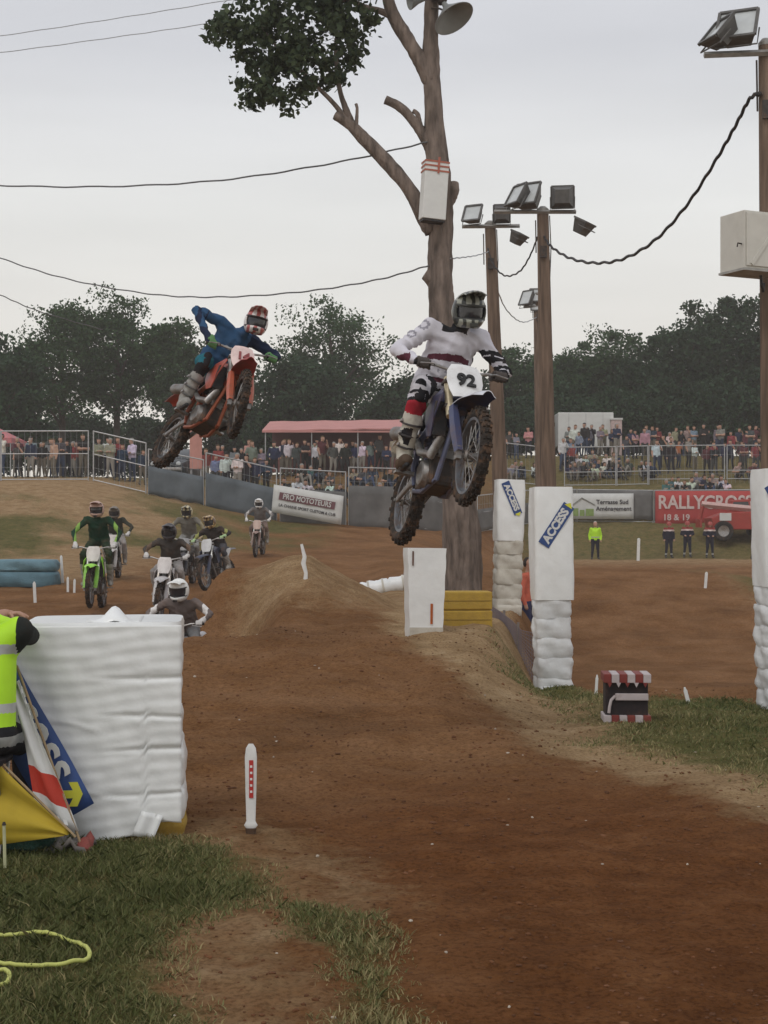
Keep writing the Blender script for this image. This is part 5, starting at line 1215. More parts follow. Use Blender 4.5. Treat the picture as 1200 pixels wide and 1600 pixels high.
mb = MB(); mb.tube([(-.44 * w2, 0 * h2, 0), (-.28 * w2, .33 * h2, 0), (-.08 * w2, .05 * h2, 0)], .03, 5); rf = mb.build('roof_drawing', mat('banner_grey', (.3, .3, .28), .7), b2); rf.matrix_local = f2(.5, .5)
REDB = mat('banner_red', (.40, .055, .05), .65, 0, .08, 2)
b3, f3, w3, h3 = quad_banner('advertising_banner', 'long red banner with big white capital letters on the right fence', (1024, 767), (1215, 767), (1215, 822), (1024, 822), 75.8, REDB)
lettering('RALLYCROSS DE', .92, mat('banner_letter_pale', (.62, .50, .47), .6), b3, f3(.02, .66), .004, sx=.86, bold=.022, align='LEFT')
lettering('18 & 19', .42, mat('banner_letter_pale', (.62, .50, .47), .6), b3, f3(.06, .24), .004, bold=.008, align='LEFT')

# ------------------------------------------------------------------ background trees
LEAFF = leaf_material('far_leaf', (.016, .044, .016), (.060, .125, .042), .3)
LEAFD = leaf_material('far_leaf_dark', (.010, .030, .014), (.036, .082, .032), .25)
BARKF = mat('far_bark', (.07, .055, .045), .95, 0, .3, 3, bump=.03, bscale=6)
def crown_points(rg, rx, ry, rz, nclump, per, hole=.0, low=-1.):
    C = []
    for _ in range(nclump):
        d = rg.normal(size=3); d /= np.linalg.norm(d); r = rg.uniform(.12, 1) ** .45
        c = d * r * np.array([rx, ry, rz]) * rg.uniform(.8, 1.08)
        if c[2] < low * rz: c[2] = low * rz + rg.uniform(0, .2) * rz
        s = rg.uniform(.5, 1.2) * (rx * .13 + .28); n = int(per * rg.uniform(.5, 1.4))
        q = np.clip(rg.normal(size=(n, 3)) * .68, -1.05, 1.05)
        C.append(c + q * s * np.array([1.15, 1.15, .8]))
    return np.concatenate(C)
def bg_tree(label, px, top, half, Y, kind, seed, bottom=None, name='tree', group='trees behind the spectators'):
    """px: centre column, top: top row, half: half width in photo pixels, bottom: row of the crown's lower edge"""
    rg = np.random.default_rng(seed); x = (px - 600) / F * Y; z0 = gz(x, Y); zt = H - (top - HY) / F * Y; rx = half / F * Y; zb = H - ((bottom or 650) - HY) / F * Y
    zb = max(zb, z0 + .3); rz = (zt - zb) / 2; cz = (zt + zb) / 2 - z0
    root = thing(name, label, 'tree', (x, Y, z0 - .05), group=group)
    nc = {'open': 105, 'dense': 165, 'bush': 135}[kind]; per = {'open': 150, 'dense': 150, 'bush': 120}[kind]
    C = crown_points(rg, rx, rx * .8, rz, nc, per, low=-.95) + np.array([0, 0, cz])
    lean = rg.uniform(-.3, .3); top_tr = cz + rz * .45
    mb = gnarled([Vector((0, 0, -.2)), Vector((lean * .2, 0, cz * .4)), Vector((lean * .6, .1, cz)), Vector((lean, 0, top_tr))], [.26, .2, .13, .05], 10, seed, 4, .05); mb.build('trunk', BARKF, root, smooth=True, angle=0)
    for k in range(7 if kind == 'open' else 4):
        a = rg.uniform(0, 6.28); st = Vector((lean * .4, 0, cz * rg.uniform(.45, .95))); en = st + Vector((math.cos(a) * rx * .75, math.sin(a) * rx * .6, rz * rg.uniform(.2, .8)))
        mb = gnarled([st, st.lerp(en, .5) + V(0, 0, .2), en], [.1, .07, .025], 7, seed + k, 4, .05); mb.build('limb', BARKF, root, smooth=True, angle=0)
    link('crown', leaf_mesh('crown', C,   .22 if kind == 'open' else .27, LEAFF if kind == 'open' else LEAFD, rg), root); return root
TR = [('round dark bush tree at the left picture edge', -6, 522, 84, 84, 'dense', 760), ('tall loose tree second from the left edge', 98, 464, 74, 92, 'open', 668),
      ('tallest of the left trees left of the blue rider', 182, 456, 66, 93, 'open', 650), ('narrow pointed tree just left of the blue rider', 265, 488, 52, 91, 'open', 665),
      ('low pale crown in the gap behind the blue rider', 340, 560, 60, 98, 'open', 690), ('broad dark low tree right behind the orange bike', 465, 552, 88, 90, 'dense', 740),
      ('big rounded tree between the two flying riders', 522, 464, 90, 97, 'open', 660), ('low dark bush left of bike 92', 612, 600, 60, 88, 'bush', 730),
      ('low tree hidden behind bike 92 and the trunk', 690, 560, 75, 95, 'dense', 740), ('dark tree between the two floodlight poles', 812, 536, 55, 98, 'open', 672),
      ('tree right behind the tall floodlight pole', 880, 545, 52, 101, 'open', 670), ('rounded mid height tree above the white trailer', 950, 510, 62, 99, 'open', 668),
      ('small dense tree filling the gap above the terrace', 1010, 545, 62, 97, 'dense', 720), ('large dense dark tree right of the white trailer', 1070, 488, 82, 97, 'dense', 725),
      ('large dense tree below the white cabinet', 1140, 450, 88, 98, 'dense', 725), ('tallest dense tree at the right picture edge', 1222, 430, 92, 96, 'dense', 725)]
for i, (lab, px, top, half, Y, kind, bot) in enumerate(TR): bg_tree(lab, px, top, half, Y, kind, 100 + i, bot)
for i, (px, top, half, Y, lab) in enumerate(((120, 640, 75, 104, 'low hedge bush in the left gap under the loose trees'), (230, 645, 60, 102, 'low hedge bush behind the parked car'), (380, 630, 60, 100, 'low hedge bush under the orange bike'), (860, 610, 60, 94, 'hedge bush behind the white trailer'), (800, 625, 45, 92, 'hedge bush between the floodlight poles'),
                                   (960, 610, 60, 93, 'hedge bush right of the white trailer'), (1040, 600, 65, 94, 'hedge bush behind the pink dressed spectator'), (1120, 600, 65, 93, 'hedge bush behind the orange dressed spectator'), (1200, 590, 70, 92, 'hedge bush behind the right end of the terrace'))):
    bg_tree(lab, px, top, half, Y, 'bush', 200 + i, 745, 'hedge_bush', 'hedge bushes behind the terrace')

# ------------------------------------------------------------------ spectators
SHIRT = objcol_mat('spectator_top'); TROU = objrand_mat('spectator_trousers', [(.02, .022, .03), (.03, .04, .07), (.05, .05, .05), (.16, .14, .11), (.02, .02, .02), (.05, .07, .12), (.25, .23, .2)])
HAIR = objrand_mat('spectator_hair', [(.02, .013, .01), (.05, .03, .015), (.10, .065, .03), (.03, .03, .03), (.25, .24, .22)]); SHOE = mat('spectator_shoes', (.06, .055, .05), .7)
def spectator_mesh(kind, seed):
    rg = random.Random(seed); j = lambda s: rg.uniform(-s, s)
    if kind.startswith('stand'):
        J = dict(pelvis=V(j(.03), 0, .95), chest=V(j(.04), -.01, 1.27), neck=V(j(.03), -.02, 1.48), head=V(j(.04), -.04, 1.62))
        for s, n in ((-1, 'R'), (1, 'L')):
            J['hip' + n] = V(.09 * s, 0, .93); J['knee' + n] = V(.11 * s + j(.02), -.03 + j(.03), .5); J['ankle' + n] = V((.12 + abs(j(.06))) * s, .02 + j(.05), .09); J['toe' + n] = J['ankle' + n] + V(.03 * s, -.15, -.05); J['shoulder' + n] = V(.185 * s, 0, 1.41)
            if kind == 'stand_down': J['elbow' + n] = V(.25 * s, .02, 1.14); J['hand' + n] = V(.24 * s, -.06, .84)
            elif kind == 'stand_folded': J['elbow' + n] = V(.25 * s, -.06, 1.14); J['hand' + n] = V(-.08 * s, -.20, 1.16)
            elif kind == 'stand_pocket': J['elbow' + n] = V(.30 * s, .06, 1.14); J['hand' + n] = V(.19 * s, -.04, .93)
            else: J['elbow' + n] = V(.26 * s, -.12, 1.22) if s > 0 else V(.24 * s, .0, 1.13); J['hand' + n] = V(.08, -.22, 1.56) if s > 0 else V(.22 * s, -.12, .9)
    else:
        J = dict(pelvis=V(0, 0, .14), chest=V(j(.04), -.05, .44), neck=V(j(.04), -.11, .64), head=V(j(.06), -.15, .78))
        for s, n in ((-1, 'R'), (1, 'L')):
            J['hip' + n] = V(.10 * s, -.02, .13); J['knee' + n] = V((.16 + abs(j(.08))) * s, -.42, .40 + j(.08)); J['ankle' + n] = V((.13 + abs(j(.05))) * s, -.62 + j(.06), -.02); J['toe' + n] = J['ankle' + n] + V(.02 * s, -.16, -.05); J['shoulder' + n] = V(.185 * s, -.06, .58)
            if kind == 'sit_knees': J['elbow' + n] = V(.25 * s, -.2, .40); J['hand' + n] = V(.08 * s, -.42, .44)
            else: J['elbow' + n] = V(.27 * s, .08, .36); J['hand' + n] = V(.26 * s, .14 if s > 0 else -.3, .10 if s > 0 else .36)
    for n in 'LR': d = J['elbow' + n] - J['hand' + n]; J['wrist' + n] = J['hand' + n] + d.normalized() * .08
    J['face'] = V(j(.5), -1, -.05).normalized(); hd = J['head'].copy(); f = J['face'].copy()
    long_hair = rg.random() < .35; short = rg.random() < .35
    def rc(c, mi):
        mi = mi.copy(); x, y, z = c.T; fd = (x - hd.x) * f.x + (y - hd.y) * f.y; dz = z - hd.z
        h = (mi == 0) & (dz > -.10) & (np.hypot(x - hd.x, y - hd.y) < .16) & ((dz > .065) | (fd < -.02 + .3 * (dz - .03)))
        mi[h] = 5
        if long_hair: mi[(dz > -.2) & (dz < .1) & (fd < -.03) & (np.abs(x - hd.x) < .13) & (mi != 2)] = 5
        return mi
    B = limb_bones(J, 1.03, skin_arm=short, M=(0, 1, 2, 3, 0)); B.append((hd + V(0, 0, .05) - f * .03, hd + V(0, 0, .02) - f * .035, .096, .09, 0))
    if long_hair: B.append((hd - f * .05, hd - f * .06 + V(0, 0, -.15), .075, .05, 0))
    me = fused(B, .034, [SKIN, SHIRT, TROU, SHOE, SKIN, HAIR], rc, 2, 'spectator'); return me
SM = {k: [spectator_mesh(k, 10 * i + q) for q in range(3)] for i, k in enumerate(('stand_down', 'stand_folded', 'stand_pocket', 'stand_raised', 'sit_knees', 'sit_back'))}
CL = [('black', (.022, .022, .024), 22), ('navy blue', (.03, .04, .075), 14), ('dark grey', (.07, .07, .072), 12), ('grey', (.20, .20, .20), 10), ('white', (.62, .61, .60), 15), ('red', (.22, .05, .05), 5), ('pale pink', (.45, .26, .25), 4), ('light blue', (.20, .25, .31), 3), ('beige', (.30, .25, .20), 5), ('maroon', (.10, .035, .04), 5), ('orange', (.40, .16, .07), .6), ('teal', (.06, .14, .15), 3)]
ORD = ['first', 'second', 'third', 'fourth', 'fifth', 'sixth', 'seventh', 'eighth', 'ninth', 'tenth', 'eleventh', 'twelfth', 'thirteenth', 'fourteenth']
rs = random.Random(21); PEOPLE = []
def row(px0, px1, Y, n, kinds, place, jy=.5, col_w=None, keep=()):
    for i in range(n):
        px = px0 + (px1 - px0) * (i + .5 + rs.uniform(-.55, .55)) / n; y = Y + rs.uniform(-jy, jy) * 1.4
        cw = [w * ((col_w or {}).get(nm, 1)) for nm, _, w in CL]; nm, c, _ = rs.choices(CL, cw)[0]
        PEOPLE.append((px, y, rs.choice(kinds), nm, c, place, rs.uniform(.84, 1.07)))
ST = ['stand_down', 'stand_folded', 'stand_pocket', 'stand_raised']; SI = ['sit_knees', 'sit_back', 'sit_knees']
row(2, 136, 64.4, 11, ST, 'behind the upright left fence', .5); row(20, 136, 66.8, 6, ST, 'far behind the left fence', .5)
row(146, 225, 64.2, 7, ST, 'behind the tilted fence panel', .5)
row(318, 425, 66.5, 8, ST, 'left of the tilted banner', .6, {'white': 1.5}); row(330, 430, 70.5, 8, ST, 'under the awning left end', .6)
row(425, 520, 72.5, 11, ST, 'under the awning middle', .8); row(430, 625, 65.8, 13, SI, 'behind the grey screen', .5, {'white': 1.6})
row(520, 625, 72.5, 9, ST, 'under the awning right end', .9); row(450, 620, 69, 8, SI, 'in front of the awning', .5)
row(650, 690, 68, 3, ST, 'beside the big trunk', .5)
row(786, 842, 85.5, 4, ST, 'between the floodlight poles', .4); row(786, 842, 80.6, 4, SI, 'between the floodlight poles', .3)
row(878, 900, 83, 3, ST, 'right beside the tall pole', .6)
row(884, 965, 86.2, 10, ST, 'before the white trailer', .5); row(884, 970, 83.0, 9, SI, 'in the upper terrace row', .4, {'white': 2.5}); row(886, 975, 80.6, 8, SI, 'in the lower terrace row', .3, {'white': 2})
row(968, 1010, 84.5, 4, ST, 'right of the white trailer', .6, {'pale pink': 8}); row(980, 1030, 80.8, 4, SI, 'beside the lower terrace row', .3, {'white': 3})
row(1005, 1190, 86.0, 17, ST, 'at the back of the right terrace', .8); row(1015, 1195, 82.2, 16, ST, 'mid right terrace', .8)
row(1035, 1145, 78.0, 11, SI, 'above the red banner', .25)
row(1150, 1198, 80.4, 4, SI, 'by the right end railing', .3)
cnt = {}; tot = {}
for p in PEOPLE: k = (p[3], p[5], p[2][:2]); tot[k] = tot.get(k, 0) + 1
for px, y, kd, nm, c, plc, sc in sorted(PEOPLE):
    k = (nm, plc, kd[:2]); cnt[k] = cnt.get(k, 0) + 1; x = (px - 600) / F * y; o = link('person', rs.choice(SM[kd])); pose = 'standing' if kd.startswith('st') else 'sitting'
    o.location = (x, y, gz(x, y) - .01 + (0 if pose == 'standing' else .03)); o.rotation_euler = (0, 0, rs.uniform(-.8, .8)); o.scale = (sc, sc, sc); o.color = (*[min(1, q * rs.uniform(.85, 1.15)) for q in c], 1)
    lab = f'spectator in {nm} top {pose} {plc}' if tot[k] == 1 else f'{ORD[cnt[k] - 1]} from the left in {nm} top {pose} {plc}'
    tag(o, lab, 'person', 'spectators on the banks')

# ------------------------------------------------------------------ officials
def official(label, px, Y, mats, recolor=None, arms='down', scale=1., helm=None, rot=0., hatm=None, dz=0.):
    x = (px - 600) / F * Y; z = gz(x, Y) + dz; root = thing('person', label, 'person', (x, Y, z), (0, 0, rot), 'officials on the track'); root.scale = (scale,) * 3
    J = dict(pelvis=V(0, 0, .95), chest=V(0, -.01, 1.27), neck=V(0, -.02, 1.48), head=V(0, -.03, 1.63), face=V(.1, -1, 0).normalized())
    for s, n in ((-1, 'R'), (1, 'L')):
        J['hip' + n] = V(.09 * s, 0, .93); J['knee' + n] = V(.12 * s, -.02, .5); J['ankle' + n] = V(.15 * s, .02, .09); J['toe' + n] = V(.18 * s, -.13, .04); J['shoulder' + n] = V(.19 * s, 0, 1.42)
        if arms == 'down': J['elbow' + n] = V(.28 * s, .03, 1.13); J['hand' + n] = V(.26 * s, -.06, .84)
        else: J['elbow' + n] = V(.30 * s, .03, 1.14); J['hand' + n] = V(.1 * s, -.2, 1.05)
    for n in 'LR': d = J['elbow' + n] - J['hand' + n]; J['wrist' + n] = J['hand' + n] + d.normalized() * .08
    link('body', fused(limb_bones(J, 1.1, M=(0, 1, 2, 3, 0)), .024, mats, recolor, 3), root)
    if helm:
        mb = MB(); mb.lathe([(-.07, .135), (-.06, .125), (.0, .125), (.06, .105), (.10, .06), (.115, 0)], J['head'] + V(0, 0, .03), (0, 0, 1), 20); mb.build('safety_helmet', helm, root, smooth=True)
    else:
        link('hair', fused([(J['head'] + V(0, .025, .04), J['head'] + V(0, .02, .07), .095, .09, 0)], .02, [hatm or mat('dark_hair', (.03, .02, .015), .8)], name='hair'), root)
    return root
DKT = cloth('navy_workwear', (.018, .02, .034), .1)
def rec_vest(c, mi):
    mi = mi.copy(); x, y, z = c.T; mi[(mi == 1) & (np.abs(x) < .2) & (((z > 1.02) & (z < 1.07)))] = 4; return mi
official('marshal in fluorescent yellow jacket and white cap by the far track', 930, 69.5, [SKIN, HV, DKT, SHOE, REFL], rec_vest, scale=.97, hatm=mat('white_cap', (.6, .6, .58), .7))
def rec_fire(c, mi):
    mi = mi.copy(); x, y, z = c.T; mi[(z > .16) & (z < .24) & (mi == 2)] = 4; mi[(mi == 1) & (z > 1.30) & (z < 1.38)] = 5; mi[(mi == 1) & (z > 1.38)] = 6; return mi
FM = [SKIN, DKT, DKT, SHOE, REFL, mat('fire_band', (.55, .45, .42), .5), cloth('red_yoke', (.28, .05, .045), .05)]; FH = mat('fire_helmet', (.35, .07, .06), .4)
for px, lab, a in ((1045, 'left fireman in navy with reflective ankle bands', 'down'), (1074, 'middle fireman in navy before the red banner', 'front'), (1109, 'right fireman in navy beside the red vehicle', 'front')):
    official(lab, px, 70.6, FM, rec_fire, a, .95, FH, rs.uniform(-.3, .3))
ORV = cloth('orange_red_vest', (.55, .14, .09), .05)
official('person in orange red vest standing low between the two middle pillars', 824, 28.6, [SKIN, ORV, cloth('blue_trousers', (.04, .045, .10), .1), SHOE], None, 'down', 1.0, rot=1.2)
official('person in black partly hidden by the right edge pillar', 1188, 50.5, [SKIN, BLK, BLK, SHOE], None, 'front', 1.0, rot=-.6)

# ------------------------------------------------------------------ vehicles and shelters on the bank
VR = mat('vehicle_red', (.34, .045, .035), .45, 0, .12, 2, dirt=.25); VW = mat('vehicle_white', (.60, .60, .58), .5, 0, .05, 2, dirt=.08); DGL = mat('dark_glass', (.03, .035, .04), .1, spec=.6)
def vwheel(parent, c, r, w):
    g = link('wheel', None, parent); g.location = c; g.empty_display_size = .05
    mb = MB(); mb.lathe([(-w / 2, r * .55), (-w / 2, r * .9), (-w * .35, r), (w * .35, r), (w / 2, r * .9), (w / 2, r * .55)], (0, 0, 0), (1, 0, 0) if False else (0, 1, 0), 24); mb.build('tyre', mat('vehicle_tyre', (.02, .02, .02), .9, dirt=.4), g, smooth=True)
    mb = MB(); mb.lathe([(-w * .3, 0), (-w * .35, r * .3), (-w * .42, r * .56), (w * .42, r * .56), (w * .35, r * .3), (w * .3, 0)], (0, 0, 0), (0, 1, 0), 20); mb.build('rim', STEEL, g, smooth=True)
tx = (1158 - 600) / F * 73.2; tl = thing('telehandler', 'red wheeled loader with raised arm parked before the red banner', 'loader', (tx, 73.2, gz(tx, 73.2)), (0, 0, math.pi))
mb = MB(); mb.prism([(-1.4, -.9, .55), (1.5, -.9, .55), (1.6, -.9, 1.1), (.9, -.9, 1.35), (-1.4, -.9, 1.45)], (0, 1.8, 0)); mb.build('chassis', VR, tl, bevel=.04)
mb = MB(); mb.prism([(-.5, -.85, 1.3), (.55, -.85, 1.3), (.45, -.85, 1.95), (-.4, -.85, 2.0)], (0, .9, 0)); mb.build('cab', VR, tl, bevel=.05)
mb = MB(); mb.prism([(-.40, .06, 1.5), (.45, .06, 1.5), (.38, .06, 1.86), (-.32, .06, 1.88)], (0, .02, 0)); mb.build('cab_window', DGL, tl)
mb = MB(); mb.tube([(-1.2, .55, 1.45), (2.0, .55, 1.75)], .15, 4); mb.build('boom', mat('boom_pale', (.5, .33, .30), .5), tl)
mb = MB(); mb.tube([(1.9, .55, 1.75), (2.1, .55, 1.0)], .1, 4); mb.box((2.1, .4, .85), (.1, 1.0, .4)); mb.build('fork_carriage', VR, tl)
mb = MB(); mb.box((.95, .92, 1.15), (.55, .02, .36)); mb.build('white_plate', VW, tl)
for xx in (-.95, 1.05):
    for yy in (-.85, .85): vwheel(tl, (xx, yy, .48), .48, .36)
# white trailer and small box
wx = (912 - 600) / F * 91; o = thing('trailer', 'plain white box trailer behind the right terrace', 'trailer', (wx, 91, gz(wx, 91)))
mb = MB(); mb.box((0, 0, 1.55), (3.25, 2.0, 2.0)); mb.build('box_body', VW, o, bevel=.04)
for xx in (-1.0, 0, 1.0):
    mb = MB(); mb.box((xx, -1.005, 1.55), (.03, .01, 1.9)); mb.build('panel_seam', RAIL, o)
for xx in (-.7, .7): vwheel(o, (xx, 0, .35), .35, 1.9)
wx = (962 - 600) / F * 90; o = thing('kiosk', 'small pale pink booth right of the white trailer', 'kiosk', (wx, 90, gz(wx, 90)))
mb = MB(); mb.box((0, 0, 1.05), (.62, .8, 2.1)); mb.build('body', mat('booth_pink', (.50, .38, .36), .6), o, bevel=.02); mb = MB(); mb.box((0, 0, 2.15), (.7, .9, .1)); mb.build('roof', VW, o)
# red awning stall
ax_ = (526 - 600) / F * 76; az_ = gz(ax_, 76); o = thing('food_stall', 'long stall with flat red awning roof above the middle crowd', 'stall', (ax_, 76, az_))
AW = mat('awning_red', (.50, .23, .21), .7, 0, .08, 1.5)
zt_ = H - (654 - HY) / F * 76 - az_; zl_ = H - (672 - HY) / F * 73 - az_
mb = MB(); mb.grid([[(-3.45 + 6.9 * j / 10, -3.0 + 5.0 * i / 4, zl_ + (zt_ - zl_) * i / 4 + .10 * j / 10 + .02 * math.sin(j * 2)) for j in range(11)] for i in range(5)], thick=(0, 0, -.06)); mb.build('awning', AW, o, smooth=True, angle=30)
mb = MB(); mb.box((0, -3.02, zl_ - .07), (6.9, .03, .09)); mb.build('valance', AW, o)
mb = MB(); mb.box((0, 1.6, 1.15), (6.6, .1, 2.3)); mb.build('back_wall', mat('stall_maroon', (.12, .05, .05), .8, 0, .2, 1), o)
for xx in (-3.3, -1.1, 1.1, 3.3):
    mb = MB(); mb.tube([(xx, -2.9, -.2), (xx, -2.9, zl_)], .03, 6); mb.build('post', RAIL, o)
for xx in (-2.2, 2.2):
    mb = MB(); mb.box((xx, .6, .5), (2.0, .6, 1.0)); mb.build('counter', mat('stall_counter', (.25, .10, .09), .7), o)
# small red tent at left edge
rx_ = (-20 - 600) / F * 70; o = thing('pop_up_tent', 'red pop up tent top at the left edge behind the fence', 'tent', (rx_, 70, gz(rx_, 70)))
mb = MB(); e_ = 1.45; mb.add([(-e_, -e_, 1.75), (e_, -e_, 1.75), (e_, e_, 1.75), (-e_, e_, 1.75), (0, 0, 2.55)], [(0, 1, 4), (1, 2, 4), (2, 3, 4), (3, 0, 4)]); mb.build('canopy', mat('tent_red', (.50, .17, .18), .7), o)
for a, b in ((0, -1), (1, 0), (0, 1), (-1, 0)):
    mb = MB(); mb.box((a * e_, b * e_, 1.64), (.03 if a else 2 * e_, .03 if b else 2 * e_, .24)); mb.build('valance', mat('tent_red', (.50, .17, .18), .7), o)
for a in (-1, 1):
    for b in (-1, 1): mb = MB(); mb.tube([(a * e_ * .97, b * e_ * .97, -.1), (a * e_ * .97, b * e_ * .97, 1.75)], .03, 6); mb.build('post', RAIL, o)
# salmon board by the fence
sx_ = (306 - 600) / F * 63; zb_ = gz(sx_, 63); o = thing('board', 'tall narrow salmon coloured board on two posts behind the sloping fence', 'board', (sx_, 63, zb_))
zt2 = H - (664 - HY) / F * 63 - zb_; mb = MB(); mb.box((0, 0, zt2 - .9), (.5, .06, 1.8)); mb.build('board_face', mat('salmon_board', (.50, .24, .20), .7, 0, .1, 3), o, bevel=.01)
for a in (-.2, .2):
    mb = MB(); mb.tube([(a, .05, -.1), (a, .05, zt2 - .1)], .03, 6); mb.build('post', RAIL, o)
# parked car behind the fence
cx_ = (276 - 600) / F * 69; o = thing('parked_car', 'dark car with bright bumper parked behind the fence by the salmon board', 'car', (cx_, 69.5, gz(cx_, 69.5)), (0, 0, -math.pi / 2 - .15))
CARD = mat('car_dark', (.03, .035, .04), .3, .3, .1, 2)
def loft(mb, secs):
    mb.grid([[(x, y * w, z0 + (z1 - z0) * k) for y, k in ((-1, 0), (-1.02, .5), (-.92, .9), (-.7, 1), (.7, 1), (.92, .9), (1.02, .5), (1, 0), (-1, 0))] for x, w, z0, z1 in secs])
    n = 9; m_ = len(secs); o_ = len(mb.v) - n * m_; mb.f += [tuple(o_ + i for i in range(n - 1)), tuple(o_ + (m_ - 1) * n + i for i in range(n - 2, -1, -1))]; mb.m += [0, 0]
mb = MB(); loft(mb, [(2.0, .70, .3, .62), (1.9, .80, .25, .74), (1.2, .84, .22, .88), (.6, .85, .22, .95), (-1.4, .85, .22, .98), (-1.9, .8, .25, .9), (-2.0, .72, .3, .8)]); mb.build('body', CARD, o, smooth=True)
mb = MB(); loft(mb, [(.9, .72, .9, .93), (.2, .68, .9, 1.40), (-.9, .68, .9, 1.44), (-1.6, .72, .9, 1.0)]); mb.build('cabin', DGL, o, smooth=True)
mb = MB(); mb.box((2.0, 0, .42), (.12, 1.5, .14)); mb.build('bumper', STEEL, o, bevel=.03)
for yy in (-.58, .58):
    mb = MB(); mb.lathe([(0, .11), (.04, .1), (.06, 0)], (1.95, yy, .66), (1, 0, 0), 14); mb.build('headlight', GLASS, o, smooth=True)
for xx in (1.25, -1.25):
    for yy in (-.78, .78): vwheel(o, (xx, yy, .3), .3, .2)

# ------------------------------------------------------------------ grass blades, clods and pebbles near the camera
def blades():
    rg = np.random.default_rng(5); X = []; Y = []
    for (x0, x1, y0, y1, n) in ((-2.6, .9, 4.6, 8.6, 150000), (.9, 4.6, 8.8, 18.5, 70000), (-2.9, -.3, 7.6, 9.6, 8000)):
        x = rg.uniform(x0, x1, n); y = rg.uniform(y0, y1, n); X.append(x); Y.append(y)
    x = np.concatenate(X); y = np.concatenate(Y); g, p = masks(x, y)
    cl = fbm(x * 3.1 + 4, y * 3.1, 3) + .25 * fbm(x * 13, y * 13, 2)
    keep = (rg.random(len(x)) < np.clip(g * 1.1 + 1.6 * cl, .0, 1) * .62) & (g > .12); x = x[keep]; y = y[keep]; g = g[keep]; cl = cl[keep]; z = ground_z(x, y); n = len(x)
    h = rg.uniform(.012, .042, n) * (.55 + .6 * g) * (1 + .9 * np.clip(cl * 3, -.4, .8)); a = rg.uniform(0, 6.28, n); w = rg.uniform(.0018, .0042, n) * np.clip(y / 7, 1, 2); le = rg.normal(size=(n, 2)) * h[:, None] * .65
    b = np.stack([x, y, z - .004], 1); s = np.stack([np.cos(a) * w, np.sin(a) * w, np.zeros(n)], 1); m = b + np.stack([le[:, 0] * .35, le[:, 1] * .35, h * .6], 1); t_ = b + np.stack([le[:, 0], le[:, 1], h], 1)
    v = np.stack([b - s, b + s, m + s * .7, t_, m - s * .7], 1).reshape(-1, 3)
    me = bpy.data.meshes.new('grass'); me.vertices.add(5 * n); me.vertices.foreach_set('co', v.ravel()); me.loops.add(5 * n); me.loops.foreach_set('vertex_index', np.arange(5 * n)); me.polygons.add(n)
    me.polygons.foreach_set('loop_start', np.arange(0, 5 * n, 5)); me.polygons.foreach_set('loop_total', np.full(n, 5)); me.update()
    tn_ = np.clip(.5 + rg.normal(0, .2, n) + .9 * fbm(x * .9, y * .9 + 40, 3) + (.35 - .5 * g), 0, 1); at_ = me.attributes.new('tint', 'FLOAT', 'POINT'); at_.data.foreach_set('value', np.repeat(tn_, 5).astype(np.float32))
    m = leaf_material('grass_blade', (.075, .095, .026), (.40, .32, .16), .25)
    r = [q for q in m.node_tree.nodes if q.type == 'VALTORGB'][0]; k = r.color_ramp.elements.new(.5); k.color = (.155, .165, .06, 1)
    me.materials.append(m); o = link('grass', me); tag(o, 'short trampled grass at the track edges', 'grass', kind='stuff')
blades()
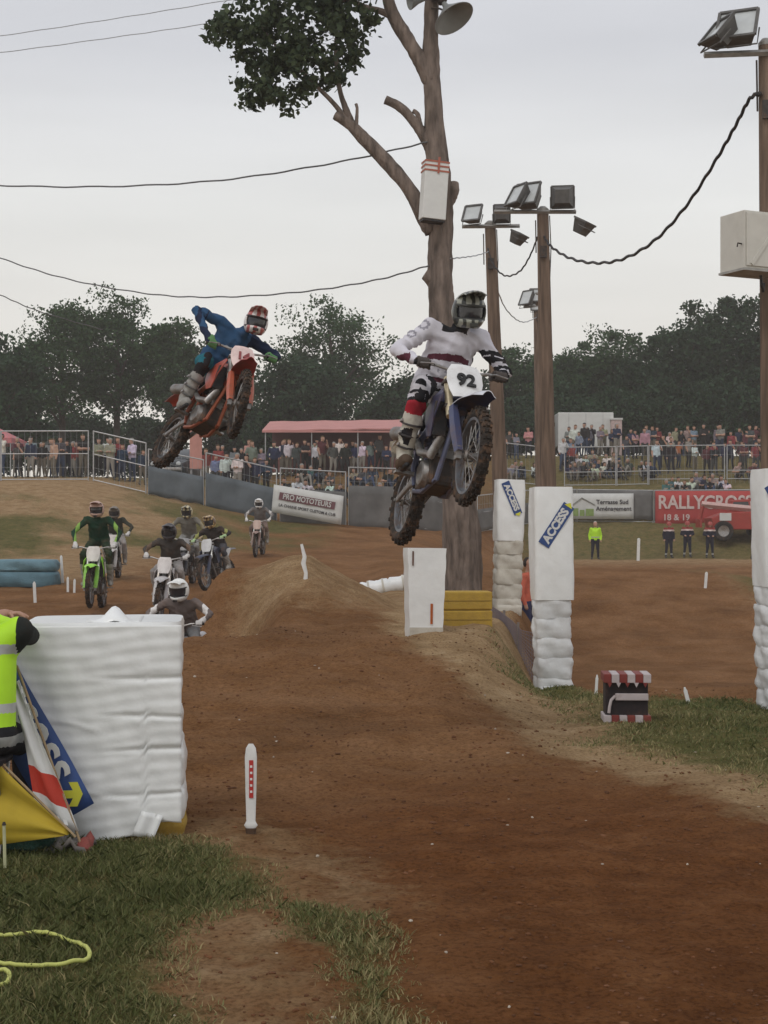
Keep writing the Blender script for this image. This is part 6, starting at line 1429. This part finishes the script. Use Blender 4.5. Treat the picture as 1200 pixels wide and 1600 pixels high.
def stones():
    rg = np.random.default_rng(9); mb = MB(); n = 4200
    x = rg.uniform(-3, 5, n * 4); y = 4.6 + 14 * rg.random(n * 4) ** 1.6; g, p = masks(x, y); k = (np.abs(x) < y * .28 + .4) & (rg.random(len(x)) < np.clip(1 - 1.2 * g, 0.03, 1)); x = x[k][:n]; y = y[k][:n]; z = ground_z(x, y)
    ico = [(0, 0, 1), (.89, 0, .45), (.28, .85, .45), (-.72, .53, .45), (-.72, -.53, .45), (.28, -.85, .45), (.72, .53, -.45), (-.28, .85, -.45), (-.89, 0, -.45), (-.28, -.85, -.45), (.72, -.53, -.45)]
    fc = [(0, 1, 2), (0, 2, 3), (0, 3, 4), (0, 4, 5), (0, 5, 1), (1, 6, 2), (2, 7, 3), (3, 8, 4), (4, 9, 5), (5, 10, 1), (6, 7, 2), (7, 8, 3), (8, 9, 4), (9, 10, 5), (10, 6, 1)]
    for i in range(len(x)):
        pale_ = rg.random() < .018; r = (rg.uniform(.004, .011) if pale_ else rg.uniform(.004, .016) * rg.uniform(.4, 1)) * (1 if y[i] < 8 else 1.25); a = rg.uniform(0, 6.28); s = rg.uniform(.6, 1.4, 3)
        vs = [((u * s[0] * math.cos(a) - v * s[1] * math.sin(a)) * r * rg.uniform(.8, 1.2) + x[i], (u * s[0] * math.sin(a) + v * s[1] * math.cos(a)) * r * rg.uniform(.8, 1.2) + y[i], w * s[2] * .65 * r + z[i] + r * .12) for u, v, w in ico]
        mb.add(vs, fc, 1 if pale_ else 0)
    o = mb.build('clods', [mat('dirt_clod', (.125, .052, .021), .95, 0, .45, 3, coord='Object', bump=.003), mat('pale_pebble', (.42, .36, .29), .8, 0, .25, 6)]); tag(o, 'loose clods and pebbles on the dirt track', 'clods', kind='stuff')
stones()

# ------------------------------------------------------------------ dusty air
HAZE = True
if HAZE:
    mb = MB(); mb.box((0, 130, 12), (620, 310, 30)); hz = mb.build('haze', [], None); tag(hz, 'thin dusty air over the track', None, kind='stuff')
    hm = bpy.data.materials.new('dusty_air'); hm.use_nodes = True; t = hm.node_tree; t.nodes.clear(); ov = N(t, 'ShaderNodeOutputMaterial'); pv = N(t, 'ShaderNodeVolumePrincipled')
    pv.inputs['Color'].default_value = (.86, .82, .80, 1); pv.inputs['Density'].default_value = .0011; pv.inputs['Anisotropy'].default_value = .2; t.links.new(pv.outputs[0], ov.inputs['Volume']); hz.data.materials.append(hm)
    scene.cycles.volume_bounces = 1
